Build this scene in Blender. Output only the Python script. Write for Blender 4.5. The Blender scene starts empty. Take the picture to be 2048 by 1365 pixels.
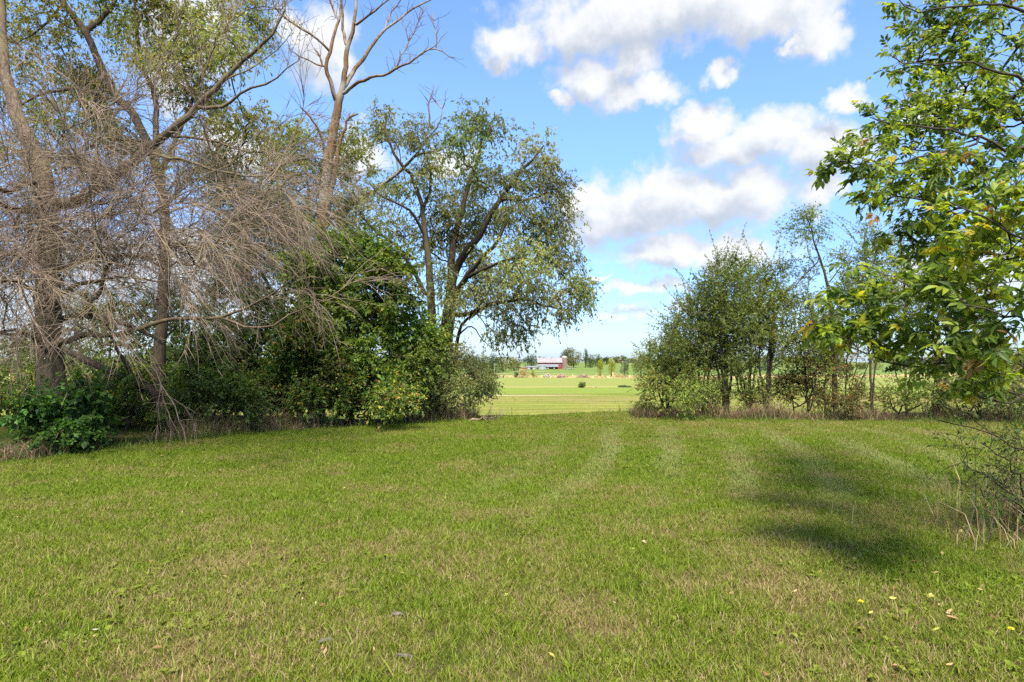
import bpy, math
import numpy as np
from mathutils import Vector

# ------------------------------------------------------------------ camera, sky, sun, exposure
SC = bpy.context.scene
COL = SC.collection
F = 1250.0            # focal length in photo pixels (photo is 2048 px wide)
CX, HY, EYE = 1024.0, 712.0, 1.6
cam_d = bpy.data.cameras.new('camera')
cam_d.sensor_width = 36.0
cam_d.lens = 36.0 * F / 2048.0
cam_d.shift_y = (HY - 682.5) / 2048.0
cam_d.clip_start = 0.05
cam_d.clip_end = 9000.0
cam = bpy.data.objects.new('camera', cam_d)
cam.location = (0, 0, EYE)
cam.rotation_euler = (math.pi / 2, 0, 0)
COL.objects.link(cam)
SC.camera = cam

SUN_AZ = math.atan2(0.04, -1.0)        # clockwise from +Y (the view direction)
SUN_EL = math.radians(57)
sun_dir = np.array([math.sin(SUN_AZ) * math.cos(SUN_EL), math.cos(SUN_AZ) * math.cos(SUN_EL), math.sin(SUN_EL)])
sd = bpy.data.lights.new('sun', 'SUN')
sd.energy = 4.4
sd.angle = math.radians(12.0)
sd.color = (1.0, 0.93, 0.82)
so = bpy.data.objects.new('sun', sd)
so.rotation_euler = Vector(sun_dir).to_track_quat('Z', 'Y').to_euler()
so.location = (0, 0, 40)
COL.objects.link(so)

SC.view_settings.view_transform = 'Standard'
SC.view_settings.look = 'None'
SC.view_settings.exposure = 1.38
SC.view_settings.gamma = 1.0
SC.view_settings.use_curve_mapping = False
SC.render.engine = 'CYCLES'
SC.cycles.max_bounces = 6
SC.cycles.diffuse_bounces = 3
SC.cycles.glossy_bounces = 2
SC.cycles.transmission_bounces = 3
SC.cycles.transparent_max_bounces = 4
SC.cycles.use_adaptive_sampling = True
SC.cycles.adaptive_threshold = 0.02
SC.cycles.use_denoising = False
SC.cycles.caustics_reflective = False
SC.cycles.caustics_refractive = False
SC.cycles.sample_clamp_indirect = 6.0

SKY_STRENGTH = 0.118

class NT:
    """short-hand for wiring node trees"""
    def __init__(self, tree):
        self.t = tree
    def n(self, kind, **kw):
        nd = self.t.nodes.new(kind)
        for k, v in kw.items():
            setattr(nd, k, v)
        return nd
    def link(self, a, b):
        self.t.links.new(a, b)
    def put(self, sock, v):
        if v is None:
            return
        if isinstance(v, bpy.types.NodeSocket):
            self.t.links.new(v, sock)
        else:
            sock.default_value = v
    def m(self, op, a, b=None, c=None, clamp=False):
        nd = self.n('ShaderNodeMath', operation=op)
        nd.use_clamp = clamp
        for i, v in enumerate((a, b, c)):
            self.put(nd.inputs[i], v)
        return nd.outputs[0]
    def v(self, op, a, b=None, c=None):
        nd = self.n('ShaderNodeVectorMath', operation=op)
        for i, v in enumerate((a, b, c)):
            self.put(nd.inputs[i], v)
        return nd.outputs['Value'] if op in ('LENGTH', 'DOT_PRODUCT', 'DISTANCE') else nd.outputs['Vector']
    def noise(self, vec, scale, detail=4.0, rough=0.55, out='Fac'):
        nd = self.n('ShaderNodeTexNoise')
        self.put(nd.inputs['Vector'], vec)
        nd.inputs['Scale'].default_value = scale
        nd.inputs['Detail'].default_value = detail
        nd.inputs['Roughness'].default_value = rough
        return nd.outputs[out]
    def mix(self, fac, a, b, mode='MIX'):
        nd = self.n('ShaderNodeMix', data_type='RGBA', blend_type=mode)
        self.put(nd.inputs[0], fac)
        for s, v in ((nd.inputs[6], a), (nd.inputs[7], b)):
            if isinstance(v, tuple) and len(v) == 3:
                v = (*v, 1)
            self.put(s, v)
        return nd.outputs[2]
    def smooth(self, x, a, b, lo=0.0, hi=1.0):
        nd = self.n('ShaderNodeMapRange', interpolation_type='SMOOTHSTEP')
        for i, v in enumerate((x, a, b, lo, hi)):
            self.put(nd.inputs[i], v)
        return nd.outputs[0]

world = bpy.data.worlds.new('World')
SC.world = world
world.use_nodes = True
world.cycles.sampling_method = 'MANUAL'
world.cycles.sample_map_resolution = 256
W = NT(world.node_tree)
for nd in list(world.node_tree.nodes):
    world.node_tree.nodes.remove(nd)
w_out = W.n('ShaderNodeOutputWorld')
w_bg = W.n('ShaderNodeBackground')
w_bg.inputs['Strength'].default_value = SKY_STRENGTH
W.link(w_bg.outputs[0], w_out.inputs[0])
sky = W.n('ShaderNodeTexSky', sky_type='NISHITA')
sky.sun_disc = False
sky.sun_elevation = SUN_EL
sky.sun_rotation = SUN_AZ
sky.altitude = 300
sky.air_density = 1.0
sky.dust_density = 0.6
sky.ozone_density = 2.0

# clouds: cumulus banks laid out by azimuth and elevation (x, y in photo pixels -> direction)
CLOUDS = [  # px, py, rx, ry
    (1340, 20, 300, 62), (1165, 62, 110, 52), (1030, 96, 70, 38), (1520, 25, 170, 48), (1640, 62, 55, 48),
    (1625, 100, 42, 20), (1275, 105, 62, 42), (1000, 118, 34, 18), (1190, 160, 82, 42), (1275, 182, 95, 30),
    (1130, 212, 20, 14), (1455, 150, 32, 20), (1690, 198, 38, 24), (1580, 90, 24, 10),
    (1400, 255, 55, 40), (1470, 295, 115, 42), (1560, 262, 75, 45), (1650, 300, 90, 52),
    (1310, 402, 165, 66), (1455, 396, 140, 56), (1245, 445, 130, 44), (1640, 392, 40, 30), (1170, 400, 60, 36),
    (1400, 500, 170, 36), (1330, 520, 90, 26), (1290, 578, 85, 17), (1245, 626, 70, 9), (1205, 549, 28, 8),
    (1440, 620, 120, 14), (645, 95, 62, 72), (600, 60, 40, 40), (385, 70, 100, 70), (340, 160, 60, 60),
    (715, 310, 62, 36), (900, 322, 44, 30), (300, 560, 230, 90), (60, 640, 200, 90), (480, 300, 60, 40),
    (1850, 215, 60, 30), (1950, 560, 150, 60), (520, 620, 150, 50)]

def px_dir(px, py):
    x, z = (px - CX) / F, (HY - py) / F
    return math.atan2(x, 1.0), math.atan2(z, math.hypot(x, 1.0))

geo = W.n('ShaderNodeNewGeometry')
tc = W.n('ShaderNodeTexCoord')
DIR = W.v('NORMALIZE', tc.outputs['Generated'])
sx = W.n('ShaderNodeSeparateXYZ')
W.link(DIR, sx.inputs[0])
az = W.m('ARCTAN2', sx.outputs[0], sx.outputs[1])
el = W.m('ARCSINE', sx.outputs[2])

def cloud_group():
    g = bpy.data.node_groups.new('cloud_density', 'ShaderNodeTree')
    g.interface.new_socket('P', in_out='INPUT', socket_type='NodeSocketVector')
    g.interface.new_socket('D', in_out='OUTPUT', socket_type='NodeSocketFloat')
    G = NT(g)
    gi, go = G.n('NodeGroupInput'), G.n('NodeGroupOutput')
    P = gi.outputs[0]
    w1 = G.v('SUBTRACT', G.noise(P, 14.0, 3.0, 0.55, 'Color'), (0.5, 0.5, 0.5))
    w2 = G.v('SUBTRACT', G.noise(P, 40.0, 6.0, 0.62, 'Color'), (0.5, 0.5, 0.5))
    Q = G.v('ADD', P, G.v('SCALE', w1))
    Q.node.inputs[1].links[0].from_node.inputs['Scale'].default_value = 0.075
    s2 = G.n('ShaderNodeVectorMath', operation='SCALE')
    G.link(w2, s2.inputs[0]); s2.inputs['Scale'].default_value = 0.040
    Q = G.v('ADD', Q, s2.outputs[0])
    Q = G.v('MULTIPLY', Q, (1, 1, 0))
    acc = None
    for px, py, rx, ry in CLOUDS:
        a, e = px_dir(px, py)
        k = math.cos(a)
        d = G.v('MULTIPLY_ADD', Q, (F / (1.12 * rx * k), F / (1.12 * ry), 0), (-a * F / (1.12 * rx * k), -e * F / (1.12 * ry), 0))
        d = G.m('SUBTRACT', 1.0, G.v('LENGTH', d))
        acc = d if acc is None else G.m('SMOOTH_MAX', acc, d, 0.12)
    # the same kind of broken cumulus goes on over the rest of the sky
    big = G.noise(G.v('MULTIPLY', P, (1.0, 2.0, 1.0)), 2.6, 5.0, 0.55)
    rest = G.m('MULTIPLY', G.m('SUBTRACT', big, 0.53), 7.0)
    sp = G.n('ShaderNodeSeparateXYZ'); G.link(P, sp.inputs[0])
    out_a = G.smooth(G.m('ABSOLUTE', sp.outputs[0]), 0.62, 0.80)
    out_e = G.smooth(sp.outputs[1], 0.50, 0.66)
    far = G.m('MAXIMUM', out_a, out_e)
    rest = G.m('ADD', rest, G.m('MULTIPLY', G.m('SUBTRACT', far, 1.0), 6.0))
    acc = G.m('MAXIMUM', acc, rest)
    fine = G.m('SUBTRACT', G.noise(P, 26.0, 7.0, 0.62), 0.5)
    acc = G.m('ADD', acc, G.m('MULTIPLY', fine, 0.95))
    G.link(acc, go.inputs[0])
    return g

cg = cloud_group()
def dens(off):
    c = W.n('ShaderNodeCombineXYZ')
    W.link(W.m('ADD', az, off[0]), c.inputs[0])
    W.link(W.m('ADD', el, off[1]), c.inputs[1])
    nd = W.n('ShaderNodeGroup'); nd.node_tree = cg
    W.link(c.outputs[0], nd.inputs[0])
    return nd.outputs[0]
d0, d1 = dens((0, 0)), dens((0.022, 0.034))
alpha = W.smooth(d0, -0.14, 0.54)
alpha = W.m('POWER', alpha, 0.85)
lit = W.smooth(W.m('SUBTRACT', W.m('MULTIPLY', d0, 0.35), d1), -0.80, 0.16)
SKY_TINT = W.n('ShaderNodeHueSaturation')
SKY_TINT.inputs['Saturation'].default_value = 1.04
W.link(sky.outputs[0], SKY_TINT.inputs['Color'])
skyc = W.mix(1.0, SKY_TINT.outputs[0], (0.88, 0.98, 1.10), 'MULTIPLY')
horizon = W.smooth(W.m('ABSOLUTE', el), 0.0, 0.42, 0.0, 1.0)
skyc = W.mix(1.0, skyc, W.mix(horizon, (0.50, 0.555, 0.70), (1.0, 1.0, 1.0)), 'MULTIPLY')
cl = W.mix(lit, (1.95, 2.15, 2.45), (3.35, 3.35, 3.38))
low = W.smooth(el, 0.0, 0.14)
alpha = W.m('MULTIPLY', alpha, W.m('MULTIPLY_ADD', low, 0.45, 0.50))
W.link(W.mix(alpha, skyc, cl), w_bg.inputs['Color'])

# ------------------------------------------------------------------ helpers
def P(px, py, Y):
    """photo pixel at a chosen distance -> metres"""
    return np.array([(px - CX) / F * Y, Y, EYE + (HY - py) / F * Y])

def sstep(x, a, b):
    t = np.clip((np.asarray(x, float) - a) / (b - a), 0, 1)
    return t * t * (3 - 2 * t)

_PD = np.array([-60, 0, 1.0, 8.0, 16, 45, 85, 135, 205, 305, 415, 470, 520, 650, 885, 1100, 1500, 4000], float)
_PZ = np.array([0, 0, -0.0, -0.75, -1.75, -4.85, -6.7, -8.4, -10.0, -11.7, -12.8, -13.1, -13.2, -12.15, -9.9, -9.7, -45, -160], float)
def H(x, y):
    """ground height: level lawn, a crest, then the long slope down to the valley and up to the farm"""
    x = np.asarray(x, float); y = np.asarray(y, float)
    crest = 15.0 + 1.4 * sstep(x, 0.5, 3.2) + 1.0 * sstep(-x, 3, 9)
    d = y - crest
    z = np.interp(d, _PD, _PZ)
    z = z + 0.04 * np.sin(x * 0.55 + 1) * np.sin(y * 0.43) * sstep(y, 2, 8)
    z = z + (y / 400.0) * np.sin(x * 0.009 + 0.6) * np.sin(y * 0.011) * sstep(y, 40, 200) * (1 - sstep(y, 420, 600))
    return z

def mesh_np(name, V, faces, col=None, smooth=False):
    me = bpy.data.meshes.new(name)
    V = np.ascontiguousarray(V, np.float32)
    me.vertices.add(len(V))
    me.vertices.foreach_set('co', V.ravel())
    faces = [np.ascontiguousarray(f, np.int32) for f in faces if len(f)]
    loops = np.concatenate([f.ravel() for f in faces])
    tot = np.concatenate([np.full(len(f), f.shape[1], np.int32) for f in faces])
    start = np.concatenate([[0], np.cumsum(tot)[:-1]]).astype(np.int32)
    me.loops.add(len(loops))
    me.loops.foreach_set('vertex_index', loops)
    me.polygons.add(len(tot))
    me.polygons.foreach_set('loop_start', start)
    me.polygons.foreach_set('loop_total', tot)
    me.polygons.foreach_set('use_smooth', np.full(len(tot), smooth, bool))
    me.update(calc_edges=True)
    if col is not None:
        a = me.color_attributes.new('col', 'FLOAT_COLOR', 'POINT')
        c = np.ones((len(V), 4), np.float32); c[:, :3] = col
        a.data.foreach_set('color', c.ravel())
    return me

def obj(name, me, mat=None, parent=None, label=None, cat=None, group=None, kind=None, loc=None):
    o = bpy.data.objects.new(name, me)
    COL.objects.link(o)
    if mat is not None and me is not None:
        if not me.materials:
            me.materials.append(mat)
    if parent is not None:
        o.parent = parent
    if loc is not None:
        o.location = [float(v) for v in loc]
    for k, v in (('label', label), ('category', cat), ('group', group), ('kind', kind)):
        if v:
            o[k] = v
    return o

class MB:
    """collects pieces of one mesh"""
    def __init__(self):
        self.V, self.T, self.Q, self.C, self.n = [], [], [], [], 0
    def add(self, V, T=None, Q=None, C=None):
        V = np.asarray(V, float).reshape(-1, 3)
        self.V.append(V)
        if T is not None and len(T): self.T.append(np.asarray(T).reshape(-1, 3) + self.n)
        if Q is not None and len(Q): self.Q.append(np.asarray(Q).reshape(-1, 4) + self.n)
        if C is not None:
            self.C.append(np.broadcast_to(np.asarray(C, float), (len(V), 3)))
        self.n += len(V)
    def box(self, x0, x1, y0, y1, z0, z1, C=None):
        V = [(x, y, z) for z in (z0, z1) for y in (y0, y1) for x in (x0, x1)]
        Q = [(0, 2, 3, 1), (4, 5, 7, 6), (0, 1, 5, 4), (2, 6, 7, 3), (0, 4, 6, 2), (1, 3, 7, 5)]
        self.add(V, Q=Q, C=C)
    def mesh(self, name, smooth=False, origin=None):
        V = np.concatenate(self.V)
        if origin is not None: V = V - np.asarray(origin)
        fs = []
        if self.T: fs.append(np.concatenate(self.T))
        if self.Q: fs.append(np.concatenate(self.Q))
        return mesh_np(name, V, fs, np.concatenate(self.C) if self.C else None, smooth)

def norm(a):
    return a / np.maximum(np.linalg.norm(a, axis=-1, keepdims=True), 1e-9)

def tubes(mb, pts, rad, sides, C=None, closed=True):
    """pts (N,K,3), rad (N,K): N tubes"""
    N, K = pts.shape[:2]
    t = np.empty_like(pts)
    t[:, 1:-1] = pts[:, 2:] - pts[:, :-2]
    t[:, 0] = pts[:, 1] - pts[:, 0]
    t[:, -1] = pts[:, -1] - pts[:, -2]
    t = norm(t)
    whole = norm(pts[:, -1] - pts[:, 0])
    ax = np.argmin(np.abs(whole), axis=1)
    ref = np.eye(3)[ax][:, None, :]
    n = norm(np.cross(t, ref)); b = np.cross(t, n)
    a = np.arange(sides) * 2 * math.pi / sides
    V = pts[:, :, None, :] + rad[:, :, None, None] * (np.cos(a)[None, None, :, None] * n[:, :, None, :] + np.sin(a)[None, None, :, None] * b[:, :, None, :])
    idx = np.arange(N * K * sides).reshape(N, K, sides)
    i0, i1 = idx[:, :-1], idx[:, 1:]
    Q = np.stack([i0, np.roll(i0, -1, 2), np.roll(i1, -1, 2), i1], -1).reshape(-1, 4)
    T = None
    if closed and sides == 3:
        T = idx[:, -1].reshape(-1, 3)
    C2 = None
    if C is not None:
        C2 = np.broadcast_to(np.asarray(C, float).reshape(-1, 1, 1, 3) if np.ndim(C) > 1 else np.asarray(C, float), (N, K, sides, 3)).reshape(-1, 3)
    mb.add(V.reshape(-1, 3), T=T, Q=Q, C=C2)

def spline(pts, n):
    """Catmull-Rom through pts, n samples"""
    pts = np.asarray(pts, float)
    if len(pts) == 2:
        t = np.linspace(0, 1, n)[:, None]
        return pts[0] * (1 - t) + pts[1] * t
    p = np.vstack([2 * pts[0] - pts[1], pts, 2 * pts[-1] - pts[-2]])
    s = np.concatenate([[0], np.cumsum(np.linalg.norm(np.diff(pts, axis=0), axis=1))])
    u = np.linspace(0, s[-1], n)
    i = np.clip(np.searchsorted(s, u, side='right') - 1, 0, len(pts) - 2)
    t = ((u - s[i]) / np.maximum(s[i + 1] - s[i], 1e-9))[:, None]
    a, b, c, d = p[i], p[i + 1], p[i + 2], p[i + 3]
    return 0.5 * (2 * b + (c - a) * t + (2 * a - 5 * b + 4 * c - d) * t**2 + (3 * b - a - 3 * c + d) * t**3)

class Skel:
    """a branching skeleton: traced limbs first, then finer branches that reach for given points"""
    def __init__(self, rng, base, r):
        self.rng = rng
        self.pos = [np.asarray(base, float)]; self.par = [-1]; self.rmin = [r]; self.dir = [np.array([0, 0, 1.0])]
        self.chains = []          # node index lists
    def nearest(self, p, bias=0.5, limit=None):
        A = np.asarray(self.pos); D = np.asarray(self.dir)
        v = p - A; d = np.linalg.norm(v, axis=1)
        c = np.einsum('ij,ij->i', v, D) / np.maximum(d, 1e-6)
        return int(np.argmin(d * (1 + bias * (1 - c))))
    def path(self, pts, r0, r1, parent=None, wob=0.012, step=0.22):
        pts = [np.asarray(p, float) for p in pts]
        if parent is None:
            parent = self.nearest(pts[0], 0.0)
        p0 = self.pos[parent]
        if np.linalg.norm(pts[0] - p0) > 0.04:
            pts = [p0] + pts
        else:
            pts[0] = p0
        L = np.linalg.norm(np.diff(pts, axis=0), axis=1).sum()
        n = max(3, int(L / step) + 1)
        S = spline(pts, n)
        S[1:-1] += self.rng.normal(0, wob, (n - 2, 3)) if n > 2 else 0
        ch = [parent]
        for k in range(1, n):
            d = S[k] - S[k - 1]
            self.pos.append(S[k]); self.par.append(ch[-1]); self.dir.append(d / max(np.linalg.norm(d), 1e-6))
            self.rmin.append(r0 + (r1 - r0) * k / (n - 1))
            ch.append(len(self.pos) - 1)
        self.chains.append((ch, r0))
        return ch
    def reach(self, targets, lift=0.15, step=0.2, wob=0.02, bias=0.6, start_r=None):
        root = self.pos[0]
        order = np.argsort(np.linalg.norm(targets - root, axis=1))
        tips = np.zeros(len(targets), int)
        for i in order:
            p = targets[i]
            j = self.nearest(p, bias)
            a = self.pos[j]; d = p - a; L = np.linalg.norm(d)
            if L < 0.05:
                tips[i] = j; continue
            m = a + 0.5 * d + (self.dir[j] * 0.22 + np.array([0, 0, lift])) * L * 0.5
            n = max(3, int(L / step) + 2)
            t = np.linspace(0, 1, n)[:, None]
            S = a * (1 - t)**2 + 2 * m * t * (1 - t) + p * t**2
            S[1:-1] += self.rng.normal(0, wob, (n - 2, 3))
            ch = [j]
            for k in range(1, n):
                e = S[k] - S[k - 1]
                self.pos.append(S[k]); self.par.append(ch[-1]); self.dir.append(e / max(np.linalg.norm(e), 1e-6)); self.rmin.append(0.0)
                ch.append(len(self.pos) - 1)
            self.chains.append((ch, None))
            tips[i] = ch[-1]
        return tips
    def build(self, mb, tip_r=0.004, power=2.4, cap=9.0, thick=9):
        n = len(self.pos)
        acc = np.zeros(n); has = np.zeros(n, bool)
        par = np.asarray(self.par)
        for p in par[1:]:
            has[p] = True
        acc[~has] = tip_r**power
        for i in range(n - 1, 0, -1):
            acc[par[i]] += acc[i]
        pipe = np.minimum(acc**(1 / power), cap)
        rm = np.asarray(self.rmin)
        r = np.where(rm > 0, rm, pipe)
        # a twig never gets thicker than the branch it leaves
        for i in range(1, n):
            if rm[i] == 0:
                r[i] = min(r[i], r[par[i]] * 0.92 if rm[par[i]] > 0 else r[par[i]])
        self.r = r
        A = np.asarray(self.pos)
        for ch, r0 in self.chains:
            ch = np.asarray(ch)
            rr = r[ch].copy()
            rr[0] = min(rr[0], (r0 if r0 else rr[1]) * 1.05)
            if rr[1] > 0.045: s = thick
            elif rr[1] > 0.016: s = 6
            elif rr[1] > 0.008: s = 4
            else: s = 3
            tubes(mb, A[ch][None], rr[None], s)
        return A

def twigs(rng, P0, D0, L, K=5, droop=0.0, wob=0.12):
    N = len(P0)
    pts = np.empty((N, K, 3)); p = P0.copy(); d = norm(D0.copy()); pts[:, 0] = p
    L = np.broadcast_to(L, (N,))
    droop = np.broadcast_to(droop, (N,))
    for k in range(1, K):
        p = p + d * (L / (K - 1))[:, None]
        pts[:, k] = p
        d = d + rng.normal(0, wob, (N, 3))
        d[:, 2] -= droop / (K - 1)
        d = norm(d)
    return pts

def along(pts, t):
    """pts (N,K,3), t (N,M) in 0..1 -> points and tangents (N,M,3)"""
    N, K = pts.shape[:2]
    f = t * (K - 1); i = np.clip(f.astype(int), 0, K - 2); f = (f - i)[..., None]
    r = np.arange(N)[:, None]
    a, b = pts[r, i], pts[r, i + 1]
    return a * (1 - f) + b * f, norm(b - a)

def palette(rng, n, cols, w, jit=0.18):
    cols = np.asarray(cols, float); w = np.asarray(w, float); w = w / w.sum()
    c = cols[rng.choice(len(cols), n, p=w)]
    g = np.exp(rng.normal(0, jit, (n, 1)))
    return np.clip(c * g * (1 + rng.normal(0, 0.06, (n, 3))), 0.003, 0.9)

def leaves(mb, rng, pts, per, size, cols, w, ang=(0.5, 1.2), droop=0.3, tint=None, aspect=0.45, tmin=0.12, jit=0.18, upn=0.7):
    """kite-shaped folded leaves along twigs"""
    N = len(pts)
    t = tmin + (1 - tmin) * rng.random((N, per))
    t[:, 0] = 1.0
    p, tan = along(pts, t)
    p = p.reshape(-1, 3); tan = tan.reshape(-1, 3); M = len(p)
    side = norm(np.cross(tan, rng.normal(0, 1, (M, 3))))
    a = rng.uniform(ang[0], ang[1], (M, 1))
    d = tan * np.cos(a) + side * np.sin(a)
    d[:, 2] -= droop * rng.random(M)
    d = norm(d)
    nrm = rng.normal(0, 1, (M, 3)); nrm[:, 2] += upn * 2
    nrm = norm(nrm - (nrm * d).sum(1, keepdims=True) * d)
    s = np.cross(d, nrm)
    L = (size * np.exp(rng.normal(0, 0.22, M)))[:, None]
    wd = L * aspect * 0.5
    base = p; tip = p + d * L - nrm * L * 0.08
    mid = p + d * L * 0.45
    l = mid + s * wd + nrm * wd * 0.35; r = mid - s * wd + nrm * wd * 0.35
    V = np.stack([base, l, tip, r], 1).reshape(-1, 3)
    i = np.arange(M) * 4
    T = np.concatenate([np.stack([i, i + 2, i + 1], 1), np.stack([i, i + 3, i + 2], 1)])
    c = palette(rng, M, cols, w, jit)
    if tint is not None:
        c = c * np.repeat(tint, per, axis=0)
    mb.add(V, T=T, C=np.repeat(c, 4, axis=0))

def ellipsoids(rng, cl, Y, n_per, dr=1.0, shell=0.35, default_dy=0.0):
    """points inside crown lumps given as (px, py, rx, ry[, depth offset[, weight]]) at distance Y"""
    out, ids = [], []
    for k, c in enumerate(cl):
        px, py, rx, ry = c[:4]
        dy = c[4] if len(c) > 4 else rng.normal(0, default_dy)
        wgt = c[5] if len(c) > 5 else 1.0
        y = Y + dy
        cen = P(px, py, y)
        ex, ez = rx / F * y, ry / F * y
        ey = dr * 0.5 * (ex + ez)
        n = max(3, int(n_per * wgt * (ex * ez) ** 0.75))
        u = norm(rng.normal(0, 1, (n, 3))) * (shell + (1 - shell) * rng.random((n, 1)) ** 0.6)
        out.append(cen + u * np.array([ex, ey, ez])); ids.append(np.full(n, k))
    return np.concatenate(out), np.concatenate(ids)

# ------------------------------------------------------------------ materials
def new_mat(name):
    m = bpy.data.materials.new(name); m.use_nodes = True
    for nd in list(m.node_tree.nodes):
        m.node_tree.nodes.remove(nd)
    N = NT(m.node_tree)
    out = N.n('ShaderNodeOutputMaterial')
    return m, N, out

def leaf_mat(name, trans=0.46, rough=0.5, spec=0.3, warm=(2.4, 2.3, 1.1)):
    m, N, out = new_mat(name)
    a = N.n('ShaderNodeAttribute', attribute_name='col')
    bs = N.n('ShaderNodeBsdfPrincipled')
    N.link(N.mix(1.0, a.outputs['Color'], (1.35, 1.35, 1.35), 'MULTIPLY'), bs.inputs['Base Color'])
    bs.inputs['Roughness'].default_value = rough
    bs.inputs['Specular IOR Level'].default_value = spec
    tr = N.n('ShaderNodeBsdfTranslucent')
    N.link(N.mix(1.0, a.outputs['Color'], warm, 'MULTIPLY'), tr.inputs['Color'])
    mx = N.n('ShaderNodeMixShader'); mx.inputs[0].default_value = trans
    N.link(bs.outputs[0], mx.inputs[1]); N.link(tr.outputs[0], mx.inputs[2])
    N.link(mx.outputs[0], out.inputs[0])
    return m

def bark_mat(name, c1, c2, c3=None, scale=6.0, bump=0.5, stretch=0.18):
    m, N, out = new_mat(name)
    tcn = N.n('ShaderNodeTexCoord')
    v = N.v('MULTIPLY', tcn.outputs['Object'], (1, 1, stretch))
    n1 = N.noise(v, scale * 4, 6, 0.65)
    n2 = N.noise(tcn.outputs['Object'], scale * 0.25, 3, 0.5)
    c = N.mix(N.smooth(n1, 0.35, 0.65), c1, c2)
    if c3:
        c = N.mix(N.smooth(n2, 0.48, 0.62), c, c3)
    bs = N.n('ShaderNodeBsdfPrincipled')
    N.link(c, bs.inputs['Base Color']); bs.inputs['Roughness'].default_value = 0.9
    bs.inputs['Specular IOR Level'].default_value = 0.15
    b = N.n('ShaderNodeBump'); b.inputs['Strength'].default_value = bump; b.inputs['Distance'].default_value = 0.03
    N.link(n1, b.inputs['Height']); N.link(b.outputs[0], bs.inputs['Normal'])
    N.link(bs.outputs[0], out.inputs[0])
    return m

def plain_mat(name, c1, c2=None, scale=8.0, rough=0.8, metal=0.0, stretch=(1, 1, 1), bump=0.0, spec=0.3):
    m, N, out = new_mat(name)
    tcn = N.n('ShaderNodeTexCoord')
    v = N.v('MULTIPLY', tcn.outputs['Object'], stretch)
    n1 = N.noise(v, scale, 5, 0.6)
    c = N.mix(N.smooth(n1, 0.3, 0.7), c1, c2 or c1)
    bs = N.n('ShaderNodeBsdfPrincipled')
    N.link(c, bs.inputs['Base Color']); bs.inputs['Roughness'].default_value = rough
    bs.inputs['Metallic'].default_value = metal; bs.inputs['Specular IOR Level'].default_value = spec
    if bump:
        b = N.n('ShaderNodeBump'); b.inputs['Strength'].default_value = bump; b.inputs['Distance'].default_value = 0.02
        N.link(n1, b.inputs['Height']); N.link(b.outputs[0], bs.inputs['Normal'])
    N.link(bs.outputs[0], out.inputs[0])
    return m

M_LEAF = leaf_mat('leaf', 0.48)
M_LEAF_GLOSS = leaf_mat('leaf_glossy', 0.48, 0.45, 0.3)
M_DRY = leaf_mat('dry_grass', 0.25, 0.8, 0.1, (1.1, 1.05, 0.9))
M_BARK = bark_mat('bark_brown', (0.030, 0.021, 0.014), (0.078, 0.057, 0.039), (0.065, 0.052, 0.026))
M_BARK_DEAD = bark_mat('bark_dead', (0.085, 0.050, 0.024), (0.20, 0.125, 0.062), (0.24, 0.21, 0.175), scale=5)
M_BARK_DARK = bark_mat('bark_dark', (0.030, 0.021, 0.016), (0.085, 0.062, 0.044), (0.065, 0.052, 0.032))
M_TWIG = bark_mat('bare_twig', (0.130, 0.094, 0.068), (0.265, 0.200, 0.148), (0.20, 0.155, 0.100), scale=3, bump=0.1)
M_BARK_A = bark_mat('bark_bare_tree', (0.060, 0.042, 0.028), (0.155, 0.115, 0.075), (0.125, 0.10, 0.052))
M_SAP = bark_mat('bark_sapling', (0.030, 0.023, 0.016), (0.075, 0.059, 0.041), None, scale=8)

def root(name, loc, label, cat, group=None):
    o = obj(name, None, None, None, label, cat, group, loc=loc)
    o.empty_display_size = 0.3
    return o

def place(t, part, mb, mat, loc, smooth=False, kind=None):
    return obj(part, mb.mesh(part, smooth, origin=loc), mat, t, kind=kind)
# ==== BUILD
# ------------------------------------------------------------------ ground
def band(N, x, a, b, soft):
    return N.m('MULTIPLY', N.smooth(x, a - soft, a + soft), N.m('SUBTRACT', 1.0, N.smooth(x, b - soft, b + soft)))

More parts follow.
